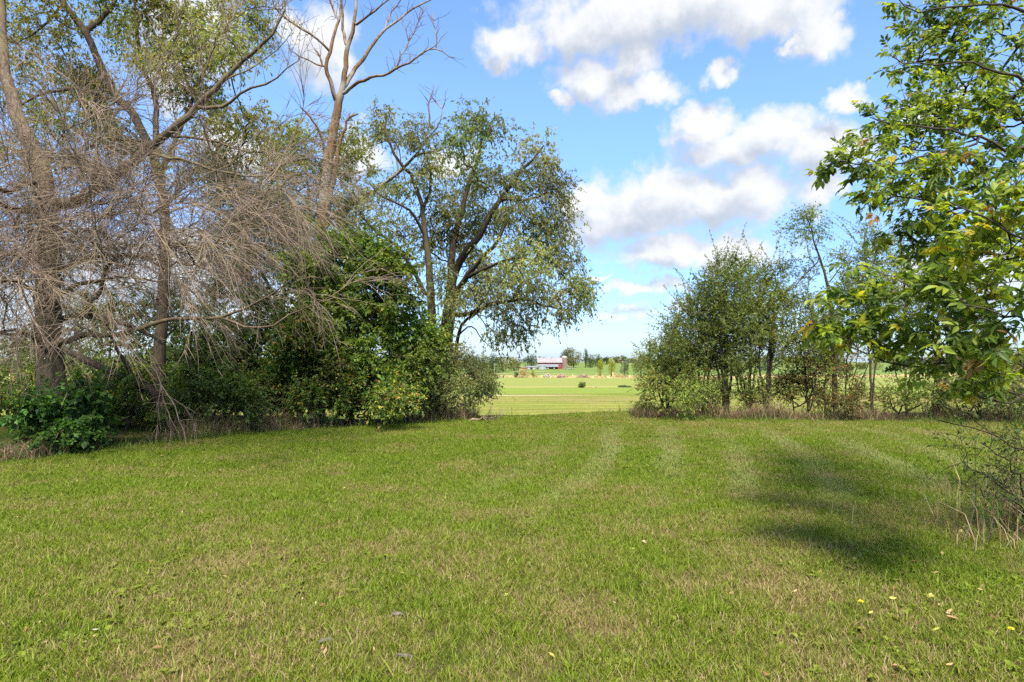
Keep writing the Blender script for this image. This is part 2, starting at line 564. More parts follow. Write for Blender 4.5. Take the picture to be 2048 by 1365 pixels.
def lawn_tone(N, pos):
    """patchiness of the turf: 0 lush .. 1 dry, from place alone"""
    p = N.v('MULTIPLY', pos, (1, 1, 0))
    a = N.noise(p, 0.75, 5, 0.68)
    b = N.noise(N.v('ADD', p, (31, 7, 0)), 2.6, 4, 0.6)
    s = N.n('ShaderNodeSeparateXYZ'); N.link(pos, s.inputs[0])
    near = N.m('SUBTRACT', 1.0, N.smooth(s.outputs[1], 4.0, 9.5))
    far = N.smooth(s.outputs[1], 10.5, 15.0)
    rightness = N.smooth(s.outputs[0], -1.0, 4.0)
    v = N.m('ADD', N.m('MULTIPLY', a, 1.0), N.m('MULTIPLY', b, 0.5))
    v = N.m('ADD', v, N.m('MULTIPLY', near, 0.11))
    v = N.m('ADD', v, N.m('MULTIPLY', N.m('MULTIPLY', far, rightness), 0.10))
    # mower passes: sheen of bent blades painted as pale tracks, nearly straight, a metre apart, bending at the far end
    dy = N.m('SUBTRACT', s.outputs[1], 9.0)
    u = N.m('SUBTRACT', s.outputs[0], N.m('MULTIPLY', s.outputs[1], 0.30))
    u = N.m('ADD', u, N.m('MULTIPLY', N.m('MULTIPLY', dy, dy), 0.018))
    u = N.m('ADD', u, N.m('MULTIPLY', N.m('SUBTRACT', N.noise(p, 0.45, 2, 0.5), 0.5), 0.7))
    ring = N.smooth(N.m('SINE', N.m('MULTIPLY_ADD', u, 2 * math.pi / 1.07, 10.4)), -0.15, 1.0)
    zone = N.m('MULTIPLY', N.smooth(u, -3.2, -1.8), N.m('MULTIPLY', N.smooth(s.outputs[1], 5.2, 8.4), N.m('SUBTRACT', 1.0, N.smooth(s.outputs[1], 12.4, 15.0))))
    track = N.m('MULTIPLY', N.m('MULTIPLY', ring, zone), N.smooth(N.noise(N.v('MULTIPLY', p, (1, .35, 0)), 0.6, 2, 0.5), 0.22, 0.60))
    return N.smooth(v, 0.66, 1.08), track

def ground_material():
    m, N, out = new_mat('ground')
    g = N.n('ShaderNodeNewGeometry'); pos = g.outputs['Position']
    s = N.n('ShaderNodeSeparateXYZ'); N.link(pos, s.inputs[0])
    x, y = s.outputs[0], s.outputs[1]
    dry, track = lawn_tone(N, pos)
    fine = N.noise(pos, 60, 5, 0.7)
    lawn = N.mix(dry, (0.042, 0.070, 0.007), (0.19, 0.140, 0.060))
    lawn = N.mix(fine, N.mix(1.0, lawn, (0.5, 0.5, 0.5), 'MULTIPLY'), lawn)
    # meadow: mown swathes run across the slope
    q = N.v('MULTIPLY', pos, (0.010, 0.085, 0))
    sw = N.noise(q, 2.6, 5, 0.6)
    sw2 = N.noise(N.v('MULTIPLY', pos, (0.05, 0.28, 0)), 1.0, 5, 0.65)
    fl = N.noise(pos, 1.4, 6, 0.7)
    f = N.mix(N.smooth(sw, 0.38, 0.62), (0.135, 0.172, 0.026), (0.225, 0.228, 0.046))
    f = N.mix(N.m('MULTIPLY', N.smooth(sw2, 0.50, 0.64), 0.9), f, (0.235, 0.165, 0.078))
    f = N.mix(N.m('MULTIPLY', N.smooth(N.m('SUBTRACT', 1.0, sw2), 0.54, 0.66), 0.85), f, (0.07, 0.115, 0.022))
    f = N.mix(N.smooth(fl, 0.3, 0.75), N.mix(1.0, f, (0.72, 0.74, 0.7), 'MULTIPLY'), f)
    yw = N.m('ADD', y, N.m('MULTIPLY', N.m('SUBTRACT', N.noise(N.v('MULTIPLY', pos, (0.02, 0.02, 0)), 1.0, 4, 0.6), 0.5), 26.0))
    # a pale track crosses the meadow, thinning out to the right
    trk = N.m('MULTIPLY', band(N, N.m('ADD', y, N.m('MULTIPLY', x, 0.06)), 155, 159, 1.5), N.m('SUBTRACT', 1.0, N.smooth(x, -4, 26)))
    f2 = N.mix(N.smooth(yw, 160, 175), f, N.mix(fl, (0.135, 0.185, 0.030), (0.175, 0.210, 0.040)))
    f2 = N.mix(N.m('MULTIPLY', band(N, yw, 226, 244, 6), 0.7), f2, (0.28, 0.235, 0.09))
    f2 = N.mix(N.smooth(yw, 244, 256), f2, N.mix(fl, (0.160, 0.192, 0.044), (0.205, 0.215, 0.058)))
    rows = N.m('SINE', N.m('MULTIPLY', N.m('ADD', y, N.m('MULTIPLY', N.noise(N.v('MULTIPLY', pos, (.02, .02, 0)), 1.0, 2, .5), 14.0)), 0.62))
    f2 = N.mix(N.m('MULTIPLY', N.smooth(rows, 0.3, 0.95), N.m('SUBTRACT', 0.5, N.smooth(y, 140, 170, 0, .5))), f2, (0.245, 0.240, 0.040))
    f2 = N.mix(N.m('MULTIPLY', band(N, yw, 120, 146, 7), N.smooth(N.noise(N.v('MULTIPLY', pos, (.03, .12, 0)), 1.0, 4, .6), .46, .66)), f2, (0.215, 0.165, 0.066))
    f2 = N.mix(trk, f2, (0.36, 0.29, 0.18))
    f2 = N.mix(N.smooth(yw, 424, 436), f2, (0.33, 0.265, 0.120))
    hill = N.mix(N.smooth(N.noise(N.v('MULTIPLY', pos, (0.006, 0.02, 0)), 1.5, 4, 0.6), 0.35, 0.7), (0.100, 0.150, 0.036), (0.135, 0.178, 0.046))
    hill = N.mix(N.m('MULTIPLY', N.smooth(N.noise(N.v('MULTIPLY', pos, (0.012, 0.03, 0)), 1.0, 3, 0.5), 0.56, 0.66), 0.8), hill, (0.26, 0.215, 0.10))
    f2 = N.mix(N.smooth(yw, 474, 490), f2, hill)
    edge = N.m('ADD', y, N.m('MULTIPLY', N.m('SUBTRACT', N.noise(pos, 0.6, 3, 0.5), 0.5), 1.2))
    c = N.mix(N.smooth(edge, 17.2, 18.2), lawn, f2)
    bs = N.n('ShaderNodeBsdfPrincipled'); bs.inputs['Roughness'].default_value = 0.95
    bs.inputs['Specular IOR Level'].default_value = 0.05
    N.link(c, bs.inputs['Base Color'])
    bmp = N.n('ShaderNodeBump'); bmp.inputs['Strength'].default_value = 0.6; bmp.inputs['Distance'].default_value = 0.25
    N.link(N.noise(pos, 3.0, 8, 0.75), bmp.inputs['Height']); N.link(bmp.outputs[0], bs.inputs['Normal'])
    N.link(bs.outputs[0], out.inputs[0])
    return m

def build_ground():
    ys = np.concatenate([np.linspace(-400, -20, 14), np.arange(-15, 40, 0.8), np.arange(40, 130, 3.0), np.geomspace(130, 1200, 70), np.geomspace(1260, 5200, 16)])
    u = np.concatenate([np.arange(0, 24, 0.8), np.geomspace(24, 4500, 40)])
    xs = np.concatenate([-u[:0:-1], u])
    X, Yg = np.meshgrid(xs, ys)
    Z = H(X, Yg)
    V = np.stack([X, Yg, Z], -1).reshape(-1, 3)
    nx, ny = len(xs), len(ys)
    i = np.arange(nx * ny).reshape(ny, nx)
    Q = np.stack([i[:-1, :-1], i[:-1, 1:], i[1:, 1:], i[1:, :-1]], -1).reshape(-1, 4)
    obj('ground', mesh_np('ground', V, [Q], smooth=True), ground_material(), kind='structure')
build_ground()

# lawn edge (metres): the mown area runs up to the brush on both sides
EDGE_L = np.array([[-30, -6], [-13, 4.0], [-7.6, 9.1], [-5.3, 12.4], [-3.6, 13.6], [-2.1, 14.7], [-1.0, 15.4]])
def left_edge_y(x):
    return np.interp(x, EDGE_L[:, 0], EDGE_L[:, 1])
def on_lawn(x, y):
    ok = (y < np.where(x > -1.6, 18.0, left_edge_y(x)))
    ok &= ~((x > 3.4) & (y > 15.9 - 0.10 * (x - 3.4)))
    return ok

# ------------------------------------------------------------------ mown grass
def grass_material():
    m, N, out = new_mat('lawn_grass')
    a = N.n('ShaderNodeAttribute', attribute_name='col')
    s = N.n('ShaderNodeSeparateColor'); N.link(a.outputs['Color'], s.inputs[0])
    g = N.n('ShaderNodeNewGeometry'); pos = g.outputs['Position']
    oi = N.n('ShaderNodeObjectInfo')
    dry, track = lawn_tone(N, pos)
    r1 = N.m('FRACT', N.m('ADD', s.outputs[0], oi.outputs['Random']))
    r2 = s.outputs[1]
    green = N.mix(r1, (0.094, 0.158, 0.007), (0.198, 0.248, 0.018))
    green = N.mix(N.m('MULTIPLY', track, 0.55), green, (0.31, 0.325, 0.12))  # sheen of mower-bent blades put into the blade colour
    straw = N.mix(r1, (0.25, 0.180, 0.078), (0.38, 0.295, 0.145))
    lim = N.m('MULTIPLY_ADD', dry, 0.60, 0.015)
    isdry = N.m('LESS_THAN', r2, lim)
    c = N.mix(isdry, green, straw)
    c = N.mix(N.m('MULTIPLY', N.m('MULTIPLY', dry, 0.5), N.m('SUBTRACT', 1.0, isdry)), c, (0.205, 0.195, 0.035))
    bs = N.n('ShaderNodeBsdfPrincipled'); bs.inputs['Roughness'].default_value = 0.55
    bs.inputs['Specular IOR Level'].default_value = 0.25
    N.link(c, bs.inputs['Base Color'])
    tr = N.n('ShaderNodeBsdfTranslucent'); N.link(N.mix(1.0, c, (1.2, 1.15, 0.7), 'MULTIPLY'), tr.inputs['Color'])
    mx = N.n('ShaderNodeMixShader'); mx.inputs[0].default_value = 0.35
    N.link(bs.outputs[0], mx.inputs[1]); N.link(tr.outputs[0], mx.inputs[2]); N.link(mx.outputs[0], out.inputs[0])
    return m
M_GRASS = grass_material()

def blades(rng, n, R, h, w, lean=0.55, curve=0.5):
    """n bent blades in a square of half-width R"""
    p = np.zeros((n, 3)); p[:, :2] = rng.uniform(-R, R, (n, 2))
    # clumped: pull part of the blades to tuft centres
    k = max(3, n // 22); cen = rng.uniform(-R, R, (k, 2))
    sel = rng.random(n) < 0.6
    p[sel, :2] = cen[rng.integers(0, k, sel.sum())] + rng.normal(0, 0.018, (sel.sum(), 2))
    a = rng.uniform(0, 2 * math.pi, n)
    out = np.stack([np.cos(a), np.sin(a), np.zeros(n)], 1)
    side = np.stack([-np.sin(a), np.cos(a), np.zeros(n)], 1)
    b = a + rng.normal(0, 1.0, n)
    side = np.stack([-np.sin(b), np.cos(b), np.zeros(n)], 1)
    hh = h * np.exp(rng.normal(0, 0.35, n))[:, None]
    ww = w * np.exp(rng.normal(0, 0.25, n))[:, None]
    ln = np.abs(rng.normal(lean, 0.35, n))[:, None]
    up = np.array([0, 0, 1.0])
    d1 = norm(up + out * ln); d2 = norm(up + out * (ln + curve * 2 * rng.random((n, 1))))
    m = p + d1 * hh * 0.5; t = m + d2 * hh * 0.5
    p = p - up * 0.01
    V = np.stack([p - side * ww * .5, p + side * ww * .5, m - side * ww * .42, m + side * ww * .42, t], 1).reshape(-1, 3)
    i = np.arange(n) * 5
    Q = np.stack([i, i + 1, i + 3, i + 2], 1); T = np.stack([i + 2, i + 3, i + 4], 1)
    c = np.repeat(np.stack([rng.random(n), rng.random(n), np.full(n, 0.5)], 1), 5, 0)
    return V, T, Q, c

def gn_scatter(name, pts, rot, scl, vid, sources, mat, kind='stuff', label=None, cat=None):
    me = bpy.data.meshes.new(name)
    me.vertices.add(len(pts)); me.vertices.foreach_set('co', np.ascontiguousarray(pts, np.float32).ravel())
    for nm, ty, dat in (('rot', 'FLOAT_VECTOR', rot), ('scl', 'FLOAT', scl), ('vid', 'INT', vid)):
        at = me.attributes.new(nm, ty, 'POINT')
        at.data.foreach_set('vector' if ty == 'FLOAT_VECTOR' else 'value', np.ascontiguousarray(dat, np.int32 if ty == 'INT' else np.float32).ravel())
    o = obj(name, me, None, None, label, cat, kind=kind)
    me.materials.append(mat)
    src = bpy.data.collections.new(name + '_sources')
    for i, s in enumerate(sources):
        src.objects.link(bpy.data.objects.new('%s_source_%02d' % (name, i), s))
    ng = bpy.data.node_groups.new(name, 'GeometryNodeTree')
    ng.interface.new_socket('Geometry', in_out='INPUT', socket_type='NodeSocketGeometry')
    ng.interface.new_socket('Geometry', in_out='OUTPUT', socket_type='NodeSocketGeometry')
    gi = ng.nodes.new('NodeGroupInput'); go = ng.nodes.new('NodeGroupOutput')
    ci = ng.nodes.new('GeometryNodeCollectionInfo'); ci.inputs['Collection'].default_value = src
    ci.inputs['Separate Children'].default_value = True; ci.inputs['Reset Children'].default_value = True
    ip = ng.nodes.new('GeometryNodeInstanceOnPoints'); ip.inputs['Pick Instance'].default_value = True
    def attr(nm, ty):
        nd = ng.nodes.new('GeometryNodeInputNamedAttribute'); nd.data_type = ty; nd.inputs['Name'].default_value = nm
        return nd.outputs['Attribute']
    L = ng.links.new
    L(gi.outputs[0], ip.inputs['Points']); L(ci.outputs[0], ip.inputs['Instance'])
    L(attr('vid', 'INT'), ip.inputs['Instance Index'])
    L(attr('rot', 'FLOAT_VECTOR'), ip.inputs['Rotation']); L(attr('scl', 'FLOAT'), ip.inputs['Scale'])
    L(ip.outputs[0], go.inputs[0])
    md = o.modifiers.new('scatter', 'NODES'); md.node_group = ng
    return o

def build_lawn():
    rng = np.random.default_rng(11)
    srcs = []
    for k in range(5):
        mb = MB()
        V, T, Q, c = blades(rng, 1700, 0.30, 0.040, 0.0040, 0.8)
        mb.add(V, T, Q, c)
        V, T, Q, c = blades(rng, 150, 0.30, 0.058, 0.0050, 0.5)
        c[:, 1] = .35 + .65 * c[:, 1]
        mb.add(V, T, Q, c)
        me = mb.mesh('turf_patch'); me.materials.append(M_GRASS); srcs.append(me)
    for k in range(3):      # broad-leaved weeds: rosettes of plantain and dandelion
        mb = MB()
        n = 9
        a = rng.uniform(0, 2 * math.pi, n); out = np.stack([np.cos(a), np.sin(a), 0.45 + 1.3 * rng.random(n)], 1)
        L = 0.05 + 0.05 * rng.random(n)
        for j in range(n):
            d = norm(out[j]); s = norm(np.cross(d, [0, 0, 1.0])); nn = np.cross(s, d); w = L[j] * (0.16 + 0.12 * rng.random())
            pts = []
            for t, ww in ((0, .15), (.35, .8), (.65, 1), (.88, .7), (1, .05)):
                c0 = d * L[j] * t - np.array([0, 0, 0.35]) * L[j] * t * t
                pts += [c0 - s * w * ww + nn * w * .3 * ww, c0, c0 + s * w * ww + nn * w * .3 * ww]
            q = [(3 * i + k2, 3 * i + k2 + 1, 3 * i + k2 + 4, 3 * i + k2 + 3) for i in range(4) for k2 in (0, 1)]
            mb.add(np.array(pts) + [0, 0, 0.012], Q=q, C=(rng.uniform(.2, 1), 1.0, .5))
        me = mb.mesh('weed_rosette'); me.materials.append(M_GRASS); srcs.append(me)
    g = 0.5
    X, Y = np.meshgrid(np.arange(-15, 15, g), np.arange(0.6, 18.4, g))
    x = X.ravel() + rng.uniform(-.12, .12, X.size); y = Y.ravel() + rng.uniform(-.12, .12, X.size)
    keep = on_lawn(x, y) & (np.abs(x) < y * 0.95 + 2.5)
    x, y = x[keep], y[keep]
    vid = rng.integers(0, 5, len(x)); sc = rng.uniform(0.9, 1.15, len(x))
    # second, offset layer close to the camera
    X, Y = np.meshgrid(np.arange(-8, 8, g), np.arange(1.6, 8.0, g))
    x2 = X.ravel() + 0.25 + rng.uniform(-.15, .15, X.size); y2 = Y.ravel() + 0.25 + rng.uniform(-.15, .15, X.size)
    keep = on_lawn(x2, y2) & (np.abs(x2) < y2 * 0.9 + 1.5)
    x2, y2 = x2[keep], y2[keep]
    nw = 6500
    yw = 2.2 + 12 * rng.random(nw) ** 1.4; xw = rng.uniform(-1, 1, nw) * (yw * 0.9 + 1)
    kw = on_lawn(xw, yw) & (np.sin(xw * 1.3 + 2 + np.sin(yw)) * np.sin(yw * 1.1) + .6 * np.sin(xw * 3.7) * np.sin(yw * 4.3 + 1) + rng.normal(0, .35, nw) > 0.35)
    xw, yw = xw[kw], yw[kw]
    x = np.concatenate([x, x2, xw]); y = np.concatenate([y, y2, yw])
    vid = np.concatenate([vid, rng.integers(0, 5, len(x2)), rng.integers(5, 8, len(xw))])
    sc = np.concatenate([sc, rng.uniform(.85, 1.1, len(x2)), rng.uniform(.28, .68, len(xw))])
    pts = np.stack([x, y, H(x, y)], 1)
    rot = np.zeros((len(x), 3)); rot[:, 2] = rng.uniform(0, 2 * math.pi, len(x))
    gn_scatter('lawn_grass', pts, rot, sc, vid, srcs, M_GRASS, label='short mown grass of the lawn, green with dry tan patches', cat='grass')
build_lawn()

# ------------------------------------------------------------------ rough dry grass and meadow grass
def tall_grass(name, label, rng, xy, h, w, cols, wts, lean=0.35, curve=0.5, mat=None, seg=True):
    n = len(xy)
    a = rng.uniform(0, 2 * math.pi, n)
    out = np.stack([np.cos(a), np.sin(a), np.zeros(n)], 1)
    b = rng.uniform(0, 2 * math.pi, n); side = np.stack([np.cos(b), np.sin(b), np.zeros(n)], 1)
    hh = (h * np.exp(rng.normal(0, 0.35, n)) * (.62 + .42 * (1 + np.sin(xy[:, 0] * 3.1 + 1.3 * np.sin(xy[:, 1] * 2.2))) * (1 + np.sin(xy[:, 0] * 1.13 + 2)) * .5))[:, None]; ww = (w * np.exp(rng.normal(0, .25, n)))[:, None]
    up = np.array([0, 0, 1.0]); ln = np.abs(rng.normal(lean, .3, n))[:, None]
    p = np.stack([xy[:, 0], xy[:, 1], H(xy[:, 0], xy[:, 1]) - 0.02], 1)
    d1 = norm(up + out * ln); d2 = norm(up * (1 - curve * rng.random((n, 1))) + out * (ln + curve * 1.6 * rng.random((n, 1))))
    m = p + d1 * hh * .55; t = m + d2 * hh * .5
    V = np.stack([p - side * ww * .5, p + side * ww * .5, m - side * ww * .45, m + side * ww * .45, t], 1).reshape(-1, 3)
    i = np.arange(n) * 5
    mb = MB()
    mb.add(V, T=np.stack([i + 2, i + 3, i + 4], 1), Q=np.stack([i, i + 1, i + 3, i + 2], 1), C=np.repeat(palette(rng, n, cols, wts, .22), 5, 0))
    return obj(name, mb.mesh(name), mat or M_DRY, label=label, cat='grass', kind='stuff')

DRY_COLS = [(0.15, 0.10, 0.062), (0.22, 0.16, 0.10), (0.11, 0.07, 0.048), (0.075, 0.095, 0.026), (0.30, 0.23, 0.15)]

def build_rough_grass():
    rng = np.random.default_rng(5)
    # left: strip along the tree line
    n = 22000
    x = rng.uniform(-15, -0.9, n); off = rng.gamma(1.6, 0.55, n)
    y = left_edge_y(x) + 0.05 + off
    k = np.sin(x * 2.1) + np.sin(x * 0.9 + y) + rng.normal(0, .8, n) > -0.5
    xy = np.stack([x, y], 1)[k]
    tall_grass('dry_undergrowth', 'brown dry grass and weeds along the foot of the trees on the left', rng, xy, 0.34, 0.008, DRY_COLS, [3, 3, 3, 5, 1.2], .5, .8)
    n = 8000
    x = rng.uniform(-15, -1.0, n); y = left_edge_y(x) - 0.10 + np.abs(rng.normal(0, .35, n))
    tall_grass('verge_grass', 'taller unmown green grass at the left lawn edge', rng, np.stack([x, y], 1), 0.14, 0.006,
               [(0.07, 0.12, 0.018), (0.11, 0.16, 0.03), (0.20, 0.17, 0.07)], [3, 3, 1], .4, .6, M_LEAF)
    # right: strip below the saplings
    n = 23000
    x = rng.uniform(3.2, 14.5, n); y = 15.75 - 0.10 * (x - 3.4) + np.abs(rng.normal(0, .7, n))
    k = (np.sin(x * 2.3) + np.sin(x * 5.1 + y * 2) + rng.normal(0, .8, n) > np.where(x < 8.4, -.7, .5))
    tall_grass('dry_grass_strip', 'reddish brown dry grass strip under the row of saplings', rng, np.stack([x, y], 1)[k], 0.36, 0.009,
               [(0.135, 0.078, 0.052), (0.20, 0.125, 0.085), (0.09, 0.05, 0.036), (0.075, 0.09, 0.025), (0.27, 0.20, 0.13), (0.10, 0.13, 0.03)], [3, 3, 2.5, 3.2, 1.2, 2.5], .35, .6)
    n = 7000
    x = rng.uniform(3.2, 15, n); y = 15.65 - 0.10 * (x - 3.4) + rng.normal(0, .18, n)
    tall_grass('verge_grass', 'taller unmown green grass at the foot of the saplings', rng, np.stack([x, y], 1), 0.13, 0.006,
               [(0.07, 0.12, 0.018), (0.11, 0.16, 0.03), (0.20, 0.17, 0.07)], [3, 3, 1], .4, .6, M_LEAF)
    # meadow: stubble and weeds down the slope
    n = 36000
    y = 18.5 + 190 * rng.random(n) ** 1.3; x = rng.uniform(-1, 1, n) * y * 0.95
    k = np.sin(y * 0.55 + 0.02 * x) + np.sin(y * 0.21 + 1 + 0.03 * x) + rng.normal(0, .9, n) > 0.3
    xy = np.stack([x, y], 1)[k]
    tall_grass('meadow_grass', 'yellow green meadow grass on the slope beyond the lawn', rng, xy, 0.22, 0.05,
               [(0.11, 0.135, 0.022), (0.145, 0.145, 0.03), (0.16, 0.115, 0.05), (0.06, 0.09, 0.018)], [4, 4, 1.3, 1], .4, .5, M_DRY)
    n = 9000
    x = rng.uniform(-420, 420, n); y = 432 + np.abs(rng.normal(0, 1, n)) * 14
    tall_grass('weed_strip', 'tall straw coloured weeds across the bottom of the valley', rng, np.stack([x, y], 1), 1.0, 0.6,
               [(0.36, 0.28, 0.13), (0.44, 0.35, 0.17), (0.26, 0.20, 0.09), (0.22, 0.22, 0.08)], [3, 3, 1, 1], .3, .4)
build_rough_grass()
# ==== TREES
# ------------------------------------------------------------------ trees
def zf(ox, oy, sc, Y):
    """points traced in an enlarged crop of the photo -> metres at distance Y (third value: depth offset)"""
    def f(*pts):
        return [P(ox + p[0] / sc, oy + p[1] / sc, Y + (p[2] if len(p) > 2 else 0.0)) for p in pts]
    return f

def grounded(px, Y):
    x = (px - CX) / F * Y
    return np.array([x, Y, float(H(x, Y)) - 0.03])

def spray(rng, wood, crown, sk, tips, n_tw, tw_len, droop, per, size, cols, w, spread=1.1, K=4, tint=None, up=0.15,
          aspect=0.45, wob=0.12, leaf_droop=0.3, twig_r=0.0026, jit=0.18, upn=0.7, follow=0.7, ang=(0.5, 1.2), tube_share=0.2):
    """leafy twigs round each branch tip"""
    A = np.asarray(sk.pos); D = np.asarray(sk.dir)
    p = np.repeat(A[tips], n_tw, 0)
    p = p + rng.normal(0, 0.05, p.shape)
    d = np.repeat(D[tips], n_tw, 0) * follow + rng.normal(0, spread * 0.6, p.shape)
    d[:, 2] += up
    L = tw_len * np.exp(rng.normal(0, .3, len(p)))
    dr = droop * rng.uniform(.6, 1.4, len(p))
    pts = twigs(rng, p, d, L, K, dr, wob)
    sel = rng.random(len(p)) < tube_share
    r = np.linspace(1, .45, K)[None] * np.full((sel.sum(), 1), twig_r)
    tubes(wood, pts[sel], r, 3)
    tt = None if tint is None else np.repeat(tint, n_tw, 0)
    leaves(crown, rng, pts, per, size, cols, w, ang=ang, droop=leaf_droop, tint=tt, aspect=aspect, jit=jit, upn=upn)

def lump_tint(rng, ids, sig=0.16, n=99):
    return np.exp(rng.normal(0, sig, (n, 1)) * np.array([[1, .9, .7]]) + rng.normal(0, .05, (n, 3)))[ids]

OLIVE = ([(0.088, 0.106, 0.038), (0.125, 0.142, 0.052), (0.165, 0.175, 0.072), (0.21, 0.19, 0.06), (0.15, 0.10, 0.045)], [3, 4, 3, .8, .25])
YELGR = ([(0.085, 0.115, 0.022), (0.125, 0.150, 0.030), (0.165, 0.170, 0.040), (0.24, 0.20, 0.035)], [3, 4, 2, .6])
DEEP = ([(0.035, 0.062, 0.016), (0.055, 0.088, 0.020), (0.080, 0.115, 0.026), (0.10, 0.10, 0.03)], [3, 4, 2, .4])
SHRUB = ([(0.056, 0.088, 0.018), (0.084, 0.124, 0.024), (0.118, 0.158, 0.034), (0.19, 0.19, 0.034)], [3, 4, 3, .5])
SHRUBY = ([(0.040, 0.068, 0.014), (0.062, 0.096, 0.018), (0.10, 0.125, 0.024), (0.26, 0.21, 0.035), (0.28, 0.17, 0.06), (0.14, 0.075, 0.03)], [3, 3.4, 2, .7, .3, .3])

# ---- tall dead tree
def dead_tree():
    rng = np.random.default_rng(21); Y = 19.0
    z = zf(500, 0, 2.844, Y); px = 1 / 2.844 / F * Y
    b = grounded(632, Y)
    sk = Skel(rng, b, 0.27)
    sk.path([b] + z((380, 1600), (405, 1320), (435, 1000), (468, 800), (490, 650), (515, 540)), 0.27, 22 * px, 0, .01)
    sk.path(z((497, 590), (462, 480, -.2), (430, 390, -.3), (455, 300, -.3), (474, 200, -.2), (508, 110), (520, 0), (522, -140), (500, -260)), 13 * px, 3 * px)
    sk.path(z((455, 296, -.3), (400, 240, -.5), (340, 190, -.7), (270, 150, -.8), (200, 100, -.9), (150, 50, -1), (128, 0, -1), (110, -60, -1)), 7 * px, 2.4 * px)
    sk.path(z((412, 384, -.3), (340, 345, -.4), (290, 325, -.5), (230, 285, -.6)), 5 * px, 2 * px)
    sk.path(z((424, 395, -.3), (395, 320, -.2), (372, 285, 0)), 6 * px, 3 * px)
    sk.path(z((500, 110), (470, 40, .2), (440, -30, .3), (420, -120, .4)), 7 * px, 2.5 * px)
    sk.path(z((515, 545), (535, 450), (545, 350), (552, 270), (580, 200), (596, 130), (603, 60), (612, -100), (640, -230)), 17 * px, 4 * px)
    sk.path(z((548, 265), (530, 180, .3), (525, 90, .4), (512, -80, .5), (520, -220, .5)), 10 * px, 4 * px)
    sk.path(z((592, 150), (650, 110, -.2), (720, 50, -.3), (790, 0, -.4), (860, -60, -.5), (930, -90, -.5)), 8 * px, 2.5 * px)
    sk.path(z((535, 500), (590, 400, .3), (650, 330, .5), (700, 250, .6), (760, 180, .7), (850, 110, .8), (920, 55, .9), (1030, 0, 1)), 14 * px, 3 * px)
    sk.path(z((760, 185, .7), (790, 110, .8), (810, 60, .9), (850, 10, .9), (880, -60, 1)), 6 * px, 2 * px)
    sk.path(z((540, 530), (600, 480, -.4), (680, 445, -.7), (760, 430, -.9), (840, 385, -1.1), (910, 360, -1.2), (960, 310, -1.3), (1030, 280, -1.4), (1100, 295, -1.5), (1130, 322, -1.5)), 11 * px, 2.4 * px)
    sk.path(z((838, 382, -1.1), (850, 330, -1.1), (890, 270, -1), (910, 215, -1), (950, 160, -.9), (960, 120, -.9)), 5 * px, 2 * px)
    sk.path(z((905, 215, -1), (880, 170, -1.1), (862, 130, -1.1)), 3 * px, 1.5 * px)
    sk.path(z((1030, 280, -1.4), (1062, 240, -1.5), (1050, 180, -1.4), (1045, 120, -1.4)), 4 * px, 1.6 * px)
    sk.path(z((428, 890), (400, 760, -.3), (350, 680, -.5), (288, 612, -.7)), 9 * px, 4 * px)
    sk.path(z((440, 1180), (485, 980, -.25), (512, 800, -.3), (545, 740, -.35), (550, 680, -.35), (615, 648, -.4)), 18 * px, 5 * px)
    sk.path(z((425, 1290), (520, 1190, -.5), (600, 1150, -.9), (720, 1080, -1.3), (820, 1000, -1.6), (890, 940, -1.8), (950, 880, -2), (1040, 870, -2.1), (1105, 843, -2.2)), 16 * px, 5 * px)
    sk.path(z((950, 875, -2), (1000, 800, -2), (1020, 700, -1.9), (1018, 600, -1.9), (1032, 540, -1.9)), 6 * px, 2 * px)
    sk.path(z((1000, 800, -2), (1080, 700, -2.2), (1095, 620, -2.3), (1060, 590, -2.3)), 4 * px, 2 * px)
    sk.path(z((845, 980, -1.7), (830, 900, -1.7), (800, 840, -1.8)), 6 * px, 3 * px)
    A = np.asarray(sk.pos); r = np.asarray(sk.rmin); hi = np.where((r < 7 * px) & (r > 0))[0]
    # short dead twigs
    j = rng.choice(hi, 260); p = A[j]; D = np.asarray(sk.dir)[j]
    d = D * .5 + rng.normal(0, .5, p.shape); d[:, 2] += .45
    wood = MB()
    tgt = p + norm(d) * rng.uniform(.15, .55, (len(p), 1))
    sk.reach(tgt[:150], .05, .15, .015, .2)
    sk.build(wood, tip_r=0.006)
    K = 5
    pts = twigs(rng, p, d, rng.uniform(.2, .7, len(p)), K, 0.0, .22)
    tubes(wood, pts, np.linspace(.009, .004, K)[None] * np.ones((len(p), 1)), 3)
    t = root('dead_tree', b, 'tall leafless dead tree with bare forked crown against the blue sky', 'tree')
    place(t, 'trunk', wood, M_BARK_DEAD, b, True)
dead_tree()

